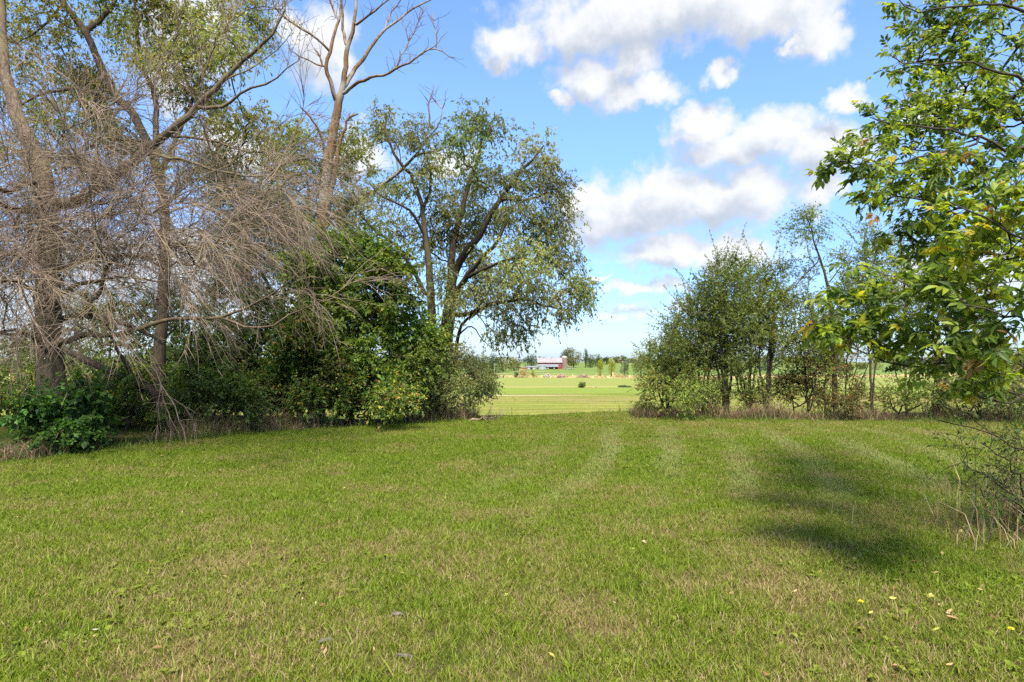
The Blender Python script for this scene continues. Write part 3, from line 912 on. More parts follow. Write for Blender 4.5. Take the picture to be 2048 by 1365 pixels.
# ---- spreading tree with several trunks in the middle
def middle_tree():
    rng = np.random.default_rng(33); Y = 17.0
    z = zf(700, 180, 2.967, Y); z4 = zf(500, 420, 2.844, Y); k = 1 / 2.967 / F * Y
    b = grounded(874, Y)
    sk = Skel(rng, b, 0.26)
    sk.path([b] + z4((1075, 1000), (1093, 900), (1108, 750), (1130, 600), (1150, 450)) , .26, .155, 0)
    sk.path(z((600, 1190), (612, 1120), (640, 1040), (700, 950, -.3), (780, 850, -.5), (840, 720, -.6), (905, 640, -.6), (1000, 500, -.7), (1090, 410, -.8), (1150, 330, -.8)), .13, .02)
    sk.path(z((604, 1160), (600, 1050, .2), (615, 900, .4), (650, 780, .6), (670, 700, .6), (700, 580, .6), (740, 470, .5), (765, 390, .4), (785, 250, .3), (755, 150, .3)), .12, .018)
    sk.path(z((604, 1250), (690, 1110, -.6), (780, 1000, -1), (860, 920, -1.3), (925, 790, -1.5)), .10, .03)
    sk.path(z((690, 1110, -.6), (800, 1060, -1.2), (930, 1010, -1.7), (1060, 1000, -2), (1180, 1040, -2.2)), .06, .015)
    sk.path(z((590, 1330), (690, 1335, -.4), (790, 1285, -.8), (900, 1262, -1), (1050, 1245, -1.2), (1180, 1285, -1.3), (1290, 1180, -1.3)), .075, .012)
    sk.path(z4((1100, 1060), (1160, 900, .8), (1172, 780, 1), (1190, 690, 1.1), (1225, 625, 1.1), (1290, 590, 1.1), (1350, 550, 1.1)), .085, .03)
    sk.path(z4((1180, 720, 1), (1260, 660, .4), (1320, 740, 0), (1400, 800, -.2)), .03, .006)
    # left trunk of the pair
    sk.path(z4((1065, 1040), (1050, 860, -.4), (1035, 680, -.5)) + z((484, 1330, -.5), (475, 1150, -.5), (462, 950, -.4), (440, 800, -.3), (428, 680, -.2), (398, 600, -.2), (368, 520, -.2), (330, 470, -.3), (260, 380, -.4), (210, 250, -.4), (215, 140, -.4)), .15, .016)
    sk.path(z((476, 1230, -.5), (435, 1190, -.6), (380, 1080, -.8), (310, 960, -1), (230, 890, -1.1), (120, 810, -1.2), (60, 730, -1.3), (20, 600, -1.3)), .065, .012)
    sk.path(z((450, 870, -.3), (400, 780, -.6), (330, 700, -.9), (200, 640, -1.2), (120, 560, -1.3)), .05, .012)
    sk.path(z((432, 720, -.2), (470, 600, .1), (480, 480, .3), (440, 380, .4), (400, 260, .4)), .05, .012)
    sk.path(z((905, 640, -.6), (1000, 660, -.9), (1100, 640, -1), (1230, 560, -1)), .05, .012)
    cl = [(965, 258, 58, 42), (918, 285, 38, 45), (1072, 322, 36, 52), (1098, 372, 42, 48), (1000, 362, 78, 42), (932, 372, 56, 50),
          (1045, 425, 66, 44), (1118, 440, 32, 52), (884, 425, 42, 50), (962, 440, 66, 42), (1032, 528, 74, 50, -1.8, 1.3), (1112, 520, 48, 48),
          (1150, 578, 42, 34), (942, 505, 34, 36), (1062, 600, 72, 40, -1.2), (1002, 612, 52, 34), (1165, 590, 16, 26), (1042, 665, 22, 26, -.8),
          (1000, 665, 30, 20), (1130, 625, 22, 26), (772, 262, 36, 44), (838, 275, 34, 38), (760, 385, 30, 26), (812, 372, 36, 30), (738, 432, 34, 40, -1),
          (855, 345, 34, 40), (705, 405, 18, 24, -1.2), (800, 465, 26, 30), (860, 490, 28, 34, .6), (905, 610, 26, 40, -1), (1070, 470, 50, 36), (905, 470, 30, 40, .8),
          (880, 560, 16, 40, -.9), (950, 590, 36, 34, .8), (985, 560, 40, 30)]
    tg, ids = ellipsoids(rng, cl, Y, 64, 1.3, .1, .8)
    tips = sk.reach(tg, .12, .22, .02, .6)
    wood, crown = MB(), MB()
    tint = lump_tint(rng, ids, .15)
    tint[ids == 10] *= np.array([1.0, 1.0, 1.0])
    spray(rng, wood, crown, sk, tips, 7, .42, 1.9, 15, .070, *OLIVE, tint=tint, up=.05, leaf_droop=1.1, aspect=.42, spread=.9)
    sk.build(wood, tip_r=.0045)
    t = root('spreading_tree', b, 'multi-trunk spreading tree with drooping small olive leaves beside the gap in the trees', 'tree')
    place(t, 'trunk', wood, M_BARK, b, True); place(t, 'crown', crown, M_LEAF, b)
middle_tree()

# ---- generic leafy tree from traced limbs and crown lumps
def leafy(name, label, cat, seed, Y, bx, limbs, cl, n_per, n_tw, tw_len, droop, per, size, pal, bark, r0=.12, group=None, dr=1.3, shell=.25, dy=.6,
          leaf_droop=.5, aspect=.45, sig=.15, up=.15, spread=1.1, mat=None, lift=.12, tip_r=.0045, tw_r=.0026, upn=.7, follow=.7, jit=.18, bias=.6, ang=(.5, 1.2), wob=.12, K=4, leaders=0):
    rng = np.random.default_rng(seed)
    b = grounded(bx, Y)
    sk = Skel(rng, b, r0)
    for i, (pts, ra, rb) in enumerate(limbs):
        q = [P(p[0], p[1], Y + (p[2] if len(p) > 2 else 0)) for p in pts]
        sk.path(([b] + q) if i == 0 else q, ra, rb, 0 if i == 0 else None)
    tg, ids = ellipsoids(rng, cl, Y, n_per, dr, shell, dy)
    gz = H(tg[:, 0], tg[:, 1]); ok = tg[:, 2] > gz + 0.12
    tg, ids = tg[ok], ids[ok]
    tips = sk.reach(tg, lift, .22, .02, bias)
    wood, crown = MB(), MB()
    spray(rng, wood, crown, sk, tips, n_tw, tw_len, droop, per, size, *pal, tint=lump_tint(rng, ids, sig), up=up, leaf_droop=leaf_droop,
          aspect=aspect, spread=spread, twig_r=tw_r, upn=upn, follow=follow, jit=jit, ang=ang, wob=wob, K=K)
    if leaders:
        A0 = np.asarray(sk.pos)[tips]; c0 = tg.mean(0); out = A0 - c0
        sc_ = np.linalg.norm(out * [1, .6, 1], axis=1) + .4 * out[:, 2] + rng.normal(0, .15, len(A0))
        jj = np.argsort(-sc_)[:leaders * 3]; jj = rng.choice(jj, leaders)
        d = norm(out[jj]) * .7 + rng.normal(0, .3, (leaders, 3)); d[:, 2] += .45
        ptL = twigs(rng, A0[jj], d, rng.uniform(.3, .75, leaders), 6, rng.uniform(.1, .9, leaders), .08)
        tubes(wood, ptL, np.linspace(.005, .002, 6)[None] * np.ones((leaders, 1)), 3)
        leaves(crown, rng, ptL, 20, size * .95, *pal, ang=(.5, 1.1), droop=leaf_droop, aspect=aspect, upn=.6)
    sk.build(wood, tip_r=tip_r)
    t = root(name, b, label, cat, group)
    place(t, 'trunk' if cat == 'tree' else 'stems', wood, bark, b, True)
    place(t, 'crown' if cat == 'tree' else 'foliage', crown, mat or M_LEAF, b)
    return t

# light green trees behind the dead tree
leafy('willow_tree', 'pale yellow green tree standing behind the tall dead trunk', 'tree', 41, 24.0, 600,
      [([(605, 700), (612, 560), (618, 430), (612, 330)], .15, .03), ([(616, 480), (580, 400), (560, 350)], .06, .015), ([(617, 450), (660, 380), (690, 300)], .06, .015)],
      [(598, 288, 46, 36), (565, 335, 40, 42), (620, 345, 44, 40), (555, 400, 40, 40), (690, 282, 40, 40), (705, 345, 46, 50), (610, 420, 56, 36), (672, 420, 44, 40), (565, 300, 24, 26),
       (590, 470, 60, 40), (680, 480, 50, 40)],
      36, 7, .5, 1.0, 18, .09, YELGR, M_BARK, leaf_droop=.8)
leafy('willow_tree', 'olive fine-leaved willow between the bare twigs and the dead trunk', 'tree', 42, 17.5, 575,
      [([(572, 760), (565, 640), (570, 540), (560, 440)], .11, .02), ([(568, 600), (600, 520), (606, 460)], .05, .015), ([(568, 620), (520, 540), (490, 450), (470, 380)], .06, .012)],
      [(545, 425, 62, 48), (498, 470, 56, 52), (520, 535, 66, 44), (470, 405, 42, 52), (575, 480, 50, 40), (450, 500, 50, 50), (600, 545, 50, 36), (470, 575, 60, 40), (440, 340, 40, 40)],
      80, 7, .45, 1.3, 18, .072, OLIVE, M_BARK_DARK, leaf_droop=1.0, aspect=.3)

# upper left: big leafy tree whose crown passes the top of the frame
leafy('willow_tree', 'large leaning tree with sparse hanging leaves filling the upper left sky', 'tree', 43, 15.0, 318,
      [([(318, 760), (325, 620), (330, 457), (323, 387), (306, 316), (267, 229), (229, 190), (207, 141), (169, 63), (123, 0), (60, -110), (20, -220)], .15, .05),
       ([(310, 330), (312, 211, .5), (299, 165, .6), (281, 120, .7), (270, 20, .8), (280, -100, .8)], .08, .02),
       ([(318, 360), (360, 260, .8), (400, 160, 1.2), (440, 60, 1.4), (450, -60, 1.5)], .07, .015),
       ([(325, 420), (400, 330, 1), (470, 270, 1.3), (520, 230, 1.4)], .05, .012),
       ([(240, 200), (160, 180, -.6), (80, 190, -1), (20, 230, -1.2)], .06, .015),
       ([(170, 66), (220, 20, .5), (260, -60, .8), (300, -140, 1)], .07, .015),
       ([(130, 5), (80, 60, -.4), (30, 90, -.7)], .04, .012)],
      [(115, 55, 66, 50), (40, 140, 52, 50), (20, 40, 50, 50), (240, 35, 70, 40), (330, 20, 56, 40, .5, 2.2), (285, 90, 50, 40), (180, 175, 36, 36, .6, 2.4), (190, 225, 34, 40, .6, 2.2),
       (235, 290, 40, 34, .6, 2.4), (125, 255, 40, 40), (415, 55, 60, 50), (455, 105, 46, 46), (400, 125, 46, 40, .6, 1.6), (375, 185, 50, 40), (430, 215, 50, 40), (500, 240, 40, 38),
       (485, 290, 40, 32), (60, 220, 44, 40), (140, 130, 40, 40), (330, 130, 40, 44), (410, 265, 42, 36), (520, 60, 30, 40), (470, 30, 46, 40), (60, -60, 80, 50), (200, -60, 90, 50),
       (350, -60, 80, 50), (470, -60, 60, 50), (140, 330, 40, 30, .5, 1.5), (30, 300, 40, 40), (350, 330, 40, 40), (450, 340, 50, 36)],
      48, 7, .46, 1.5, 14, .08, ([(0.075, 0.092, 0.024), (0.110, 0.125, 0.032), (0.155, 0.160, 0.046), (0.26, 0.23, 0.045), (0.15, 0.10, 0.04)], [3, 4, 3, 1.4, .5]),
      M_BARK_DARK, leaf_droop=1.0, aspect=.38, dr=1.4, shell=.15, dy=1.0, sig=.2)

# ---- left foreground: bare, twiggy, drooping tree
def bare_tree():
    rng = np.random.default_rng(52); Y = 11.2
    z = zf(0, 0, 2.843, Y); z2 = zf(0, 400, 2.575, Y); k = 1 / 2.843 / F * Y
    b = grounded(108, Y)
    sk = Skel(rng, b, .25)
    sk.path([b] + z2((278, 1060), (265, 900), (250, 700), (248, 500), (250, 300), (245, 120)) + z((240, 1010), (190, 850, .3), (110, 680, .6), (60, 520, .8), (30, 400, 1), (10, 150, 1.2), (0, -100, 1.3)), .25, .06, 0)
    sk.path(z((250, 1180), (330, 1165), (400, 1150, -.1), (500, 1110, -.2), (600, 1040, -.3), (740, 940, -.5), (805, 880, -.5), (940, 770, -.6), (1050, 680, -.7), (1120, 595, -.7), (1200, 525, -.8), (1300, 420, -.8), (1420, 310, -.9), (1540, 200, -1), (1620, 60, -1)), .115, .014)
    sk.path(z((810, 875, -.5), (920, 885, -.9), (1100, 930, -1.2), (1300, 990, -1.4), (1500, 1005, -1.5), (1700, 1090, -1.6)), .035, .008)
    sk.path(z((950, 775, -.6), (1150, 790, -.2), (1400, 860, 0), (1650, 885, .2)), .03, .007)
    sk.path(z((1110, 610, -.7), (1250, 608, -1), (1380, 530, -1.2), (1550, 450, -1.3), (1700, 345, -1.4)), .035, .007)
    sk.path(z((1240, 480, -.8), (1400, 400, -.5), (1560, 300, -.3), (1660, 180, -.2)), .02, .006)
    sk.path(z((870, 830, -.5), (890, 650, -.3), (880, 560, -.3), (900, 350, -.2), (930, 150, -.2)), .025, .006)
    sk.path(z((250, 1140), (170, 1020, -.4), (60, 1090, -.9), (-60, 1060, -1.3), (-200, 1000, -1.6)), .08, .02)
    sk.path(z((245, 1200), (120, 1200, -.6), (-20, 1160, -1.2), (-150, 1200, -1.6)), .07, .02)
    sk.path(z2((100, 60), (85, 200, -1), (70, 330, -1.1), (110, 460, -1.1), (180, 620, -1.1)), .03, .01)
    sk.path(z2((250, 560), (330, 470, -.6), (470, 420, -1), (640, 400, -1.3), (800, 420, -1.5)), .06, .012)
    sk.path(z2((250, 420), (370, 330, .6), (560, 290, 1), (760, 300, 1.2), (950, 330, 1.4)), .05, .012)
    sk.path(z2((252, 640), (380, 600, .3), (520, 610, .5), (700, 660, .7), (840, 742, .8)), .06, .03)
    sk.path(z2((255, 760), (420, 700, -.6), (620, 690, -1), (850, 620, -1.3), (1130, 605, -1.6), (1330, 530, -1.8), (1500, 410, -1.9)), .06, .01)
    sk.path(z2((1130, 605, -1.6), (1320, 665, -1.8), (1540, 575, -1.9), (1700, 500, -2)), .025, .008)
    sk.path(z2((250, 500), (120, 430, -.8), (-40, 420, -1.4)), .05, .012)
    sk.path(z2((262, 800), (160, 700, -1), (20, 680, -1.6), (-100, 700, -2)), .05, .012)
    # finer limbs through the whole drooping mass
    n = 420
    tx = rng.uniform(-160, 560, n); ty = 330 + 400 * rng.beta(1.4, 1.6, n)
    lim = 380 + 330 * np.clip(1 - (tx - 250) / 330, 0.15, 1)
    ok = ty < lim
    tx, ty = tx[ok], ty[ok]
    ydep = Y + rng.normal(-.5, 1.0, len(tx))
    tg = np.array([P(a, c, d) for a, c, d in zip(tx, ty, ydep)])
    nu = 80      # thin upright suckers above the limb
    ux = rng.uniform(60, 570, nu); uy = np.clip(400 - (ux - 100) * .55 - rng.uniform(20, 230, nu), 20, 400)
    tg2 = np.array([P(a, c, Y + rng.normal(-.5, .6)) for a, c in zip(ux, uy)])
    tips = sk.reach(tg, .22, .2, .03, .5)
    tips2 = sk.reach(tg2, -.05, .2, .02, .4)
    wood = MB()
    A, D = np.asarray(sk.pos), np.asarray(sk.dir)
    # drooping whips
    fine = np.array([i for i in range(len(A)) if sk.rmin[i] == 0 or sk.rmin[i] < .03])
    low = fine[A[fine, 2] < P(0, 300, Y)[2]]
    # long arching secondaries, then whips that follow them
    j = rng.choice(low[A[low, 2] > P(0, 620, Y)[2]], 330)
    p = A[j]; d = D[j] * .7 + rng.normal(0, .35, p.shape); d[:, 2] += .35; d[:, 0] += .16
    sec = twigs(rng, p, d, np.clip(np.minimum(rng.uniform(.8, 2.0, len(p)), (p[:, 2] - .8) * .9), .3, 3), 12, rng.uniform(.8, 2.0, len(p)), .15)
    tubes(wood, sec, np.linspace(.0095, .003, 12)[None] * rng.uniform(.6, 1.2, (len(p), 1)), 4)
    n1 = 6000
    w_ = rng.integers(0, len(sec), n1); q, tan = along(sec[w_], rng.uniform(.08, 1, (n1, 1)) ** .8)
    p = np.concatenate([q[:, 0], A[rng.choice(low, 1300)]])
    d = np.concatenate([tan[:, 0] + rng.normal(0, .33, (n1, 3)), rng.normal(0, .5, (1300, 3)) + [.3, 0, .2]]); d[:, 2] += .08
    pts = twigs(rng, p, d, np.clip(np.minimum(rng.uniform(.35, 1.15, len(p)), (p[:, 2] - .85) * .9), .08, 2), 5, rng.uniform(.2, 1.3, len(p)), .12)
    tubes(wood, pts, np.linspace(.0048, .0021, 5)[None] * rng.uniform(.6, 1.25, (len(p), 1)), 3)
    # side twiglets
    m = 8500
    w = rng.integers(0, len(pts), m); q, tan = along(pts[w], rng.uniform(.2, .95, (m, 1)))
    q, tan = q[:, 0], tan[:, 0]
    d = tan + rng.normal(0, .55, q.shape); d[:, 2] += .1
    pt2 = twigs(rng, q, d, rng.uniform(.12, .42, m), 3, rng.uniform(0, .8, m), .12)
    tubes(wood, pt2, np.linspace(.0036, .0020, 3)[None] * np.ones((m, 1)), 3)
    # upright suckers
    hi = fine[A[fine, 2] > P(0, 400, Y)[2]]
    j = rng.choice(hi, 420); p = A[j]; d = D[j] * .5 + rng.normal(0, .25, p.shape); d[:, 2] += .9
    pt3 = twigs(rng, p, d, rng.uniform(.4, 1.1, len(p)), 6, .1, .08)
    tubes(wood, pt3, np.linspace(.005, .0022, 6)[None] * np.ones((len(p), 1)), 3)
    w = rng.integers(0, len(pt3), 700); q, tan = along(pt3[w], rng.uniform(.2, .95, (700, 1)))
    d = tan[:, 0] + rng.normal(0, .4, (700, 3)); pt4 = twigs(rng, q[:, 0], d, rng.uniform(.1, .4, 700), 4, .1, .1)
    tubes(wood, pt4, np.linspace(.0032, .0018, 4)[None] * np.ones((700, 1)), 3)
    bark = MB()
    sk.build(bark, tip_r=.0055)
    crown = MB()      # a few last leaves
    leaves(crown, rng, pt3, 5, .05, [(0.12, 0.135, 0.035), (0.24, 0.19, 0.03), (0.10, 0.11, 0.03), (.16, .10, .04)], [3, 2, 2, 1.5], droop=.8, aspect=.35)
    t = root('bare_tree', b, 'nearly leafless tree with a mass of drooping grey brown twigs at the left', 'tree')
    place(t, 'trunk', bark, M_BARK_A, b, True); place(t, 'twigs', wood, M_TWIG, b, True); place(t, 'leaves', crown, M_LEAF, b, kind='stuff')
bare_tree()

# ---- leaning trunk and broken limb under the bare tree
def logs():
    rng = np.random.default_rng(61)
    Y = 13.0
    z2 = zf(0, 400, 2.575, Y)
    b = P(345, 840, Y); b[2] = float(H(b[0], b[1])) - .05
    mb = MB(); sk = Skel(rng, b, .10)
    sk.path([b] + z2((800, 1010), (650, 920, .2), (490, 850, .5), (330, 770, .9)), .10, .07, 0, .015)
    sk.path(z2((700, 950, .1), (600, 760, -.2), (520, 600, -.3)), .05, .02)
    sk.build(mb)
    t = root('leaning_trunk', b, 'dark dead trunk leaning low behind the drooping bare twigs', 'log')
    place(t, 'trunk', mb, M_BARK_DARK, b, True)
    # broken branch hanging down to the grass
    Y = 10.9; z2 = zf(0, 400, 2.575, Y)
    b = P(372, 868, Y); b[2] = float(H(b[0], b[1]))
    mb = MB(); sk = Skel(rng, b, .02)
    sk.path(z2((945, 1200), (900, 1060), (830, 960), (790, 870), (690, 800)), .012, .009, 0, .02)
    sk.path(z2((820, 950), (815, 1060, -.1), (812, 1160, -.2)), .01, .004); sk.path(z2((870, 1010), (960, 1080, .1), (1000, 1150, .1)), .008, .004)
    sk.path(z2((830, 990), (870, 1100, -.1), (880, 1190, -.2)), .009, .004)
    A, D = np.asarray(sk.pos), np.asarray(sk.dir); j = rng.integers(2, len(A), 70)
    d = D[j] + rng.normal(0, .5, (70, 3)); d[:, 2] -= .5
    pts = twigs(rng, A[j], d, rng.uniform(.15, .5, 70), 5, .4, .1); tubes(mb, pts, np.linspace(.004, .002, 5)[None] * np.ones((70, 1)), 3)
    sk.build(mb)
    t = root('hanging_branch', b, 'thin dead branch hanging from the bare tree down to the dry grass', 'branch')
    place(t, 'wood', mb, M_TWIG, b, True)
    # fallen branch in the gap
    Y = 15.3; z5 = zf(880, 640, 4.655, Y)
    b = P(945, 845, Y); b[2] = float(H(b[0], b[1])) + .03
    mb = MB(); sk = Skel(rng, b, .05)
    sk.path([b] + z5((300, 955), (200, 945), (100, 955, .2), (0, 985, .3), (-60, 1000, .4)), .03, .01, 0, .012)
    sk.path(z5((300, 955), (345, 940, -.1), (400, 910, -.2), (450, 868, -.3)), .045, .01)
    sk.path(z5((370, 925, -.2), (450, 912, .1), (545, 898, .3)), .02, .006)
    sk.path(z5((250, 948), (215, 880, .2), (235, 840, .3)), .014, .005); sk.path(z5((180, 942), (170, 860, -.2), (190, 825, -.3)), .013, .005)
    sk.path(z5((100, 952, .2), (110, 880, .4), (90, 840, .5)), .011, .004); sk.path(z5((400, 905, -.2), (430, 930, -.5), (520, 935, -.7)), .01, .004)
    A, D = np.asarray(sk.pos), np.asarray(sk.dir); j = rng.integers(2, len(A), 90)
    d = D[j] * .6 + rng.normal(0, .5, (90, 3)); d[:, 2] += .45
    pts = twigs(rng, A[j], d, rng.uniform(.1, .45, 90), 5, .1, .15); tubes(mb, pts, np.linspace(.005, .002, 5)[None] * np.ones((90, 1)), 3)
    sk.build(mb)
    t = root('fallen_branch', b, 'grey fallen branch lying at the lawn edge below the spreading tree', 'branch')
    place(t, 'wood', mb, M_TWIG, b, True)
    Y = 15.0; b = grounded(853, Y); mb = MB()
    tubes(mb, np.array([[b - [0, 0, .1], b + [.01, 0, .2], b + [.02, 0, .42]]]), np.array([[.035, .034, .032]]), 8)
    o = obj('fence_post', mb.mesh('fence_post', origin=b), M_BARK_DEAD, label='short weathered wooden post in the shrubs beside the spreading tree', cat='post', loc=b)
logs()

# ---- shrubs
def sh(label, seed, Y, bx, cl, n_per, pal, size=.07, n_tw=6, per=8, tw=.32, name='shrub', r0=.05, mat=None, stems=5, group=None, **kw):
    rng = np.random.default_rng(seed + 500)
    c = np.array([[q[0], q[1]] for q in cl]); top = c[:, 1].min()
    limbs = []
    gy = HY + EYE / Y * F
    for i in range(stems):
        q = cl[rng.integers(len(cl))]
        dx = rng.normal(0, .3)
        limbs.append(([(bx + (q[0] - bx) * .45, gy - (gy - q[1]) * .5, dx * .5), (q[0], q[1], dx)], r0 * rng.uniform(.6, 1), .012))
    args = dict(dr=1.2, shell=.35, dy=.45, leaders=60, leaf_droop=.6, aspect=.5, sig=.2, tip_r=.004, upn=.9, jit=.24)
    args.update(kw)
    return leafy(name, label, 'shrub', seed, Y, bx, limbs, cl, n_per * 1.6, n_tw, tw, .6, int(per * 1.9), size, pal, M_BARK_DARK, r0=r0, mat=mat, group=group, **args)

sh('tall dense bright green shrub at the foot of the dead tree', 71, 15.0, 700,
   [(700, 530, 70, 50), (640, 580, 60, 56), (760, 600, 74, 60), (690, 630, 90, 60), (820, 670, 44, 50), (625, 680, 64, 60), (740, 700, 90, 60), (830, 730, 40, 40), (670, 750, 80, 60), (780, 770, 70, 50), (655, 505, 30, 26), (740, 505, 26, 24), (865, 690, 24, 40), (790, 545, 40, 34), (600, 540, 30, 34), (700, 490, 30, 24), (770, 530, 30, 28)],
   74, SHRUB, .084, 6, 8, r0=.07, stems=9, sig=.2, up=.3, leaders=150)
sh('dark shrub with yellowing leaves in front of the tall green shrub', 72, 14.2, 640,
   [(590, 715, 52, 40), (680, 745, 60, 36), (770, 775, 66, 34), (550, 765, 46, 40), (640, 795, 66, 30), (730, 810, 60, 24), (610, 665, 42, 34), (790, 800, 36, 24)],
   80, SHRUBY, .075, 6, 7, stems=7)
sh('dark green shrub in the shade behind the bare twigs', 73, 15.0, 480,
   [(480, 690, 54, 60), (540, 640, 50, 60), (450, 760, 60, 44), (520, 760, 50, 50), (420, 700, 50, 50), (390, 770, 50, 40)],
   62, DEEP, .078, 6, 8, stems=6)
sh('small-leaved grey green shrub at the base of the spreading tree', 74, 16.0, 930,
   [(925, 745, 44, 36), (965, 760, 28, 26), (890, 770, 36, 44), (940, 790, 34, 18), (900, 710, 24, 24), (975, 770, 22, 16), (860, 800, 40, 34)],
   80, OLIVE, .045, 7, 9, .3, upn=.6)
sh('fresh green leafy shrub sprouting round the foot of the bare tree', 75, 10.6, 125,
   [(120, 840, 44, 34), (160, 830, 34, 28), (100, 870, 34, 24), (150, 870, 40, 22), (165, 800, 26, 20), (85, 825, 26, 22)],
   120, ([(0.040, 0.085, 0.018), (0.060, 0.120, 0.024), (0.085, 0.15, 0.03)], [3, 4, 2]), .085, 5, 6, .22, stems=5, aspect=.8)
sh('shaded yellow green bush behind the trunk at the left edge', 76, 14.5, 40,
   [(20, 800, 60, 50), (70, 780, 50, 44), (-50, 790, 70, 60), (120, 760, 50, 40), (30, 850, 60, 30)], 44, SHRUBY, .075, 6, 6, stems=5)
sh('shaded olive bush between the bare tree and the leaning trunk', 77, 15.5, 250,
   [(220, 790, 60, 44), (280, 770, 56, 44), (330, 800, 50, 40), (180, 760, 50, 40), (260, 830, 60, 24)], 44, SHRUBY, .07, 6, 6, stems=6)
sh('tall pale bush far behind the bare twigs', 78, 20.0, 200,
   [(160, 650, 60, 44), (240, 620, 60, 50), (320, 660, 60, 50), (90, 690, 60, 40), (390, 620, 50, 50), (260, 710, 90, 40), (20, 720, 70, 40)], 26, OLIVE, .09, 6, 8, .4, stems=7, r0=.07)

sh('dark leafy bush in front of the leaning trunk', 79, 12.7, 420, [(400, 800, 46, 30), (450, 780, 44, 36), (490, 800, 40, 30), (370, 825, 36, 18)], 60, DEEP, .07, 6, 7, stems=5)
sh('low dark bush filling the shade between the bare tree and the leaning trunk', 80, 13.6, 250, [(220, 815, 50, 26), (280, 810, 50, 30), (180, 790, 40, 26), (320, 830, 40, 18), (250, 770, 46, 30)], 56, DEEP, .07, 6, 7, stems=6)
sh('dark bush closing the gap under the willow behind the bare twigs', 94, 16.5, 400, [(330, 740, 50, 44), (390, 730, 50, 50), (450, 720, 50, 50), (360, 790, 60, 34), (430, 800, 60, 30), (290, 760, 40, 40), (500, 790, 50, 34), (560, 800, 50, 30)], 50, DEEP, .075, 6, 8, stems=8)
# ---- row of young trees on the right
def sapling(label, seed, Y, bx, top, sp, y_low, n_br, pal, lean=(0, 0), r0=.05, per=15, size=.05, stems=1, dens=1.0, prof=1.0, vert=.75, group='young trees in the row on the right', clear=None):
    rng = np.random.default_rng(seed)
    b = grounded(bx, Y); tp = P(top[0], top[1], Y + lean[1])
    sk = Skel(rng, b, r0)
    mid = b * .5 + tp * .5 + np.array([lean[0], 0, 0])
    sk.path([b, b * .8 + tp * .2 + [lean[0] * .4, 0, 0], mid, b * .2 + tp * .8 + [lean[0] * .6, 0, 0], tp], r0, .006, 0, .012, .15)
    main = len(sk.pos)
    for s in range(1, stems):
        o = rng.uniform(-1, 1) * sp / F * Y * .55
        q = np.array([b[0] + o, b[1] + rng.normal(0, .35), 0]); e = tp * 1.0
        e = e + np.array([o * 1.3, rng.normal(0, .4), -rng.uniform(.1, .35) * (tp[2] - b[2])])
        f = b.copy(); f[0] += rng.normal(0, .12)
        sk.path([b * .93 + e * .07, b * .5 + e * .5 + [o * .35, 0, 0], e], r0 * .6, .006, None, .012, .15)
    A = np.asarray(sk.pos).copy(); R = np.asarray(sk.rmin).copy()
    zl = P(0, y_low, Y)[2]; zt = tp[2]
    cand = np.where((A[:, 2] > zl) & (A[:, 2] < zt - .1))[0]
    wide = sp / F * Y
    tg = []
    for i in range(int(n_br * 1.65)):
        j = rng.choice(cand); t = (A[j, 2] - zl) / (zt - zl)
        L = wide * (1.15 - t ** prof) * rng.uniform(.45, 1.1) + .12
        a = rng.uniform(0, 2 * math.pi)
        d = np.array([math.cos(a), math.sin(a), vert * rng.uniform(.5, 1.5)]); d /= np.linalg.norm(d)
        tg.append(A[j] + d * L)
    tg = np.array(tg)
    nb = len(sk.pos)
    sk.reach(tg, -.06, .16, .02, .25)
    wood, crown = MB(), MB()
    N2 = np.arange(nb, len(sk.pos))
    m = int(len(N2) * 2.1 * dens)
    j = rng.choice(N2, m)
    D = np.asarray(sk.dir)[j]; p = np.asarray(sk.pos)[j]
    d = D * .8 + rng.normal(0, .45, p.shape); d[:, 2] += .3
    pts = twigs(rng, p, d, rng.uniform(.22, .6, m), 5, rng.uniform(-.2, .35, m), .08)
    tubes(wood, pts[:m // 5], np.linspace(.003, .0015, 5)[None] * np.ones((m // 5, 1)), 3)
    tint = np.exp(rng.normal(0, .14, (m, 1))) * np.ones((1, 3))
    leaves(crown, rng, pts, per, size, *pal, ang=(.6, 1.1), droop=.25, aspect=.5, tint=tint, upn=.5)
    # long leafy leaders that break the outline
    outer = np.array([i for i in N2 if sk.pos[i][2] > zl + .25 * (zt - zl)])
    mL = max(14, int(n_br * .55)); hh = np.asarray(sk.pos)[outer]
    score = (hh[:, 2] - zl) / (zt - zl) + .8 * np.abs(hh[:, 0] - b[0]) / wide + rng.normal(0, .12, len(outer))
    j = outer[np.argsort(-score)[:mL * 3]]; j = rng.choice(j, mL)
    p = np.asarray(sk.pos)[j]; d = np.asarray(sk.dir)[j] * .7 + rng.normal(0, .16, p.shape); d[:, 2] += .55
    ptL = twigs(rng, p, d, rng.uniform(.45, 1.1, mL), 6, rng.uniform(-.1, .3, mL), .05)
    tubes(wood, ptL, np.linspace(.004, .0015, 6)[None] * np.ones((mL, 1)), 3)
    leaves(crown, rng, ptL, 30, size * .95, *pal, ang=(.5, 1.0), droop=.1, aspect=.5, upn=.4)
    sk.build(wood, tip_r=.004)
    t = root('sapling', b, label, 'tree', group)
    place(t, 'trunk', wood, M_SAP, b, True); place(t, 'crown', crown, M_LEAF, b)

